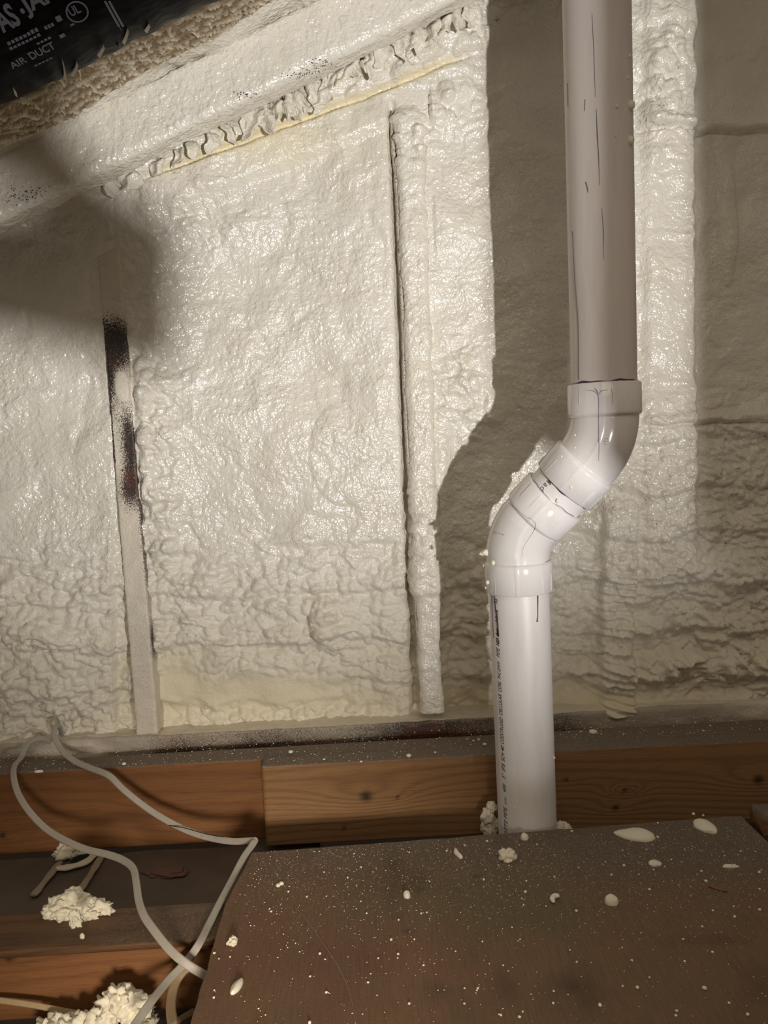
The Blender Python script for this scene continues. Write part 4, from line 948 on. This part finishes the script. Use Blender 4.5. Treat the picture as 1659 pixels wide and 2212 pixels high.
def bead_me(k):
    if k not in bead_sources:
        V0, F0 = ico(2); q = V0*(1+.14*perlin(V0+k*2.2, 1.4, k)[:, None])*[1, 1, .85]; me = rawmesh('foam_bead', q, F0, True); me.materials.append(BEAD); bead_sources[k] = me
    return bead_sources[k]
for i, (u, v, r) in enumerate(small):
    p = FL(u, v); R_ = r*.58*np.linalg.norm(p-CAM)/FPX
    o = bpy.data.objects.new('foam_bead', bead_me(i % 5)); COL.objects.link(o)
    o.location = (p[0], p[1], PZ+R_*.6); o.scale = (R_*rs.uniform(.85, 1.25), R_*rs.uniform(.9, 1.2), R_); o.rotation_euler = (0, 0, rs.uniform(0, 6))
    o['label'] = 'tiny round cream foam bead among the many scattered over the plywood'; o['category'] = 'foam bead'; o['group'] = 'tiny foam beads on the plywood'
# beads on the dusty ledge above the boards
for i, (u, v, r) in enumerate(((1281, 1581, 7.5), (1520, 1582, 5.5), (1421, 1592, 4), (1255, 1581, 3), (1456, 1590, 3), (1347, 1588, 3.5), (1250, 1603, 2.5), (1300, 1612, 2.5), (1034, 1597, 3), (1047, 1608, 4), (1023, 1600, 2.5), (628, 1624, 4.5), (883, 1632, 5), (780, 1645, 3), (268, 1650, 4), (700, 1640, 2.5), (940, 1625, 2.5), (1590, 1575, 3), (1398, 1582, 3))):
    Yl = 1.232 if u > 560 else 1.275
    p = atZ(u, v+r*.6, .1935-.016*((u-760)/1250.0) if u > 560 else .1905); R_ = r*np.linalg.norm(p-CAM)/FPX
    o = bpy.data.objects.new('foam_bead', bead_me(i % 5)); COL.objects.link(o); o.location = (p[0], p[1], p[2]+R_*.6); o.scale = (R_*1.1, R_, R_*.8)
    if i in (0, 1):
        o['label'] = ('largest foam bead on the dusty ledge, just right of the pipe', 'oval foam bead on the dusty ledge toward the right edge')[i]
    else:
        o['label'] = 'tiny round foam bead on the dusty ledge above the boards'; o['group'] = 'tiny foam beads on the ledge'
    o['category'] = 'foam bead'
splat_l = atZ(84, 1669, .192); V0, F0 = ico(2)
mk('foam_sliver', V0*[.008, .003, .0025]+splat_l+[0, 0, .002], F0, BEAD, label='thin white foam sliver on the far left ledge', category='foam scrap')
# specks of overspray dust: past counting
r_ = np.random.RandomState(21); Vs, Fs, k = [], [], 0; V0 = np.array([[1, 0, 0], [0, 1, 0], [-1, 0, 0], [0, -1, 0], [0, 0, 1], [0, 0, -.3]], dtype=float); F0 = np.array([[0, 1, 4], [1, 2, 4], [2, 3, 4], [3, 0, 4], [1, 0, 5], [2, 1, 5], [3, 2, 5], [0, 3, 5]])
def addspeck(p, r):
    global k
    Vs.append(V0*r+p); Fs.append(F0+k); k += 6
for _ in range(1900):
    x = r_.uniform(-.18, .54); y = 1.065-abs(r_.normal())*.16
    if y > .55: addspeck((x, y, PZ+.0003), abs(r_.normal())*.0003+.0003)
for _ in range(320):
    x = r_.uniform(-.19, .54); y = r_.uniform(.70, 1.05); addspeck((x, y, PZ+.0004), abs(r_.normal())*.0004+.0004)
mk('overspray_specks', np.concatenate(Vs), np.concatenate(Fs), BEAD, smooth=False, org=(.2, .9, PZ), kind='stuff', label='fine cream overspray specks dusted over the plywood sheet', category='dust')
Vs, Fs, k = [], [], 0
for _ in range(700):
    x = r_.uniform(-.18, .72); y = r_.uniform(1.214, 1.33); z = (.1925-.016*x) if y < 1.249 else .1905
    addspeck((x, y, z), abs(r_.normal())*.0005+.0004)
for _ in range(250):
    x = r_.uniform(-.68, -.18); y = r_.uniform(1.252, 1.33); addspeck((x, y, .1905), abs(r_.normal())*.0005+.0004)
mk('overspray_specks', np.concatenate(Vs), np.concatenate(Fs), BEAD, smooth=False, org=(.1, 1.28, .19), kind='stuff', label='fine cream overspray specks along the dusty ledge', category='dust')

# ------------------------------------------------------------------ added unseen boards behind the viewer, shaped to cast soft shadows
def blocker_board(name, pix, Y, th_=.03):
    Q = []
    for u, v in pix:
        P = atY(u, v, 1.36); t_ = (Y-LAMP[1])/(P[1]-LAMP[1]); Q.append(LAMP+(P-LAMP)*t_)
    Q = np.array(Q); n_ = len(Q); V_ = np.concatenate([Q, Q+[0, th_, 0]])
    F_ = [list(range(n_)), list(range(2*n_-1, n_-1, -1))]+[[i, (i+1) % n_, n_+(i+1) % n_, n_+i][::-1] for i in range(n_)]
    return mk(name, V_, F_, W_DRK, smooth=False, kind='structure')
blocker_board('light_blocker_1', [(1045, -500), (1240, -500), (1240, 1000), (1160, 965), (1084, 905), (1078, 800), (1064, 775)], -.16)  # added blocker: shades the upper pipe and the wall beside it
blocker_board('light_blocker_2', [(1490, -500), (2000, -500), (2000, 1330), (1760, 1330), (1500, 1160)], -.16)
plank('light_blocker_4', -.9, 1.5, -.14, -.10, .0, .247, W_DRK, [], .01, 31, kind='structure')  # added unseen plank, keeps the work lamp off plywood and pipe foot
plank('light_blocker_5', -.95, 1.0, .50, .54, .016, .112, W_OLD, [], .01, 33, kind='structure')  # added unseen joist, stops lamp light passing under the plywood
blocker_board('light_blocker_3', [(-400, -600), (600, -600), (370, -60), (120, 65), (10, 140), (55, 250), (160, 350), (318, 440), (325, 700), (285, 770), (0, 700), (-300, 640), (-300, 480), (40, 440), (60, 360), (-400, 300)], -.40)
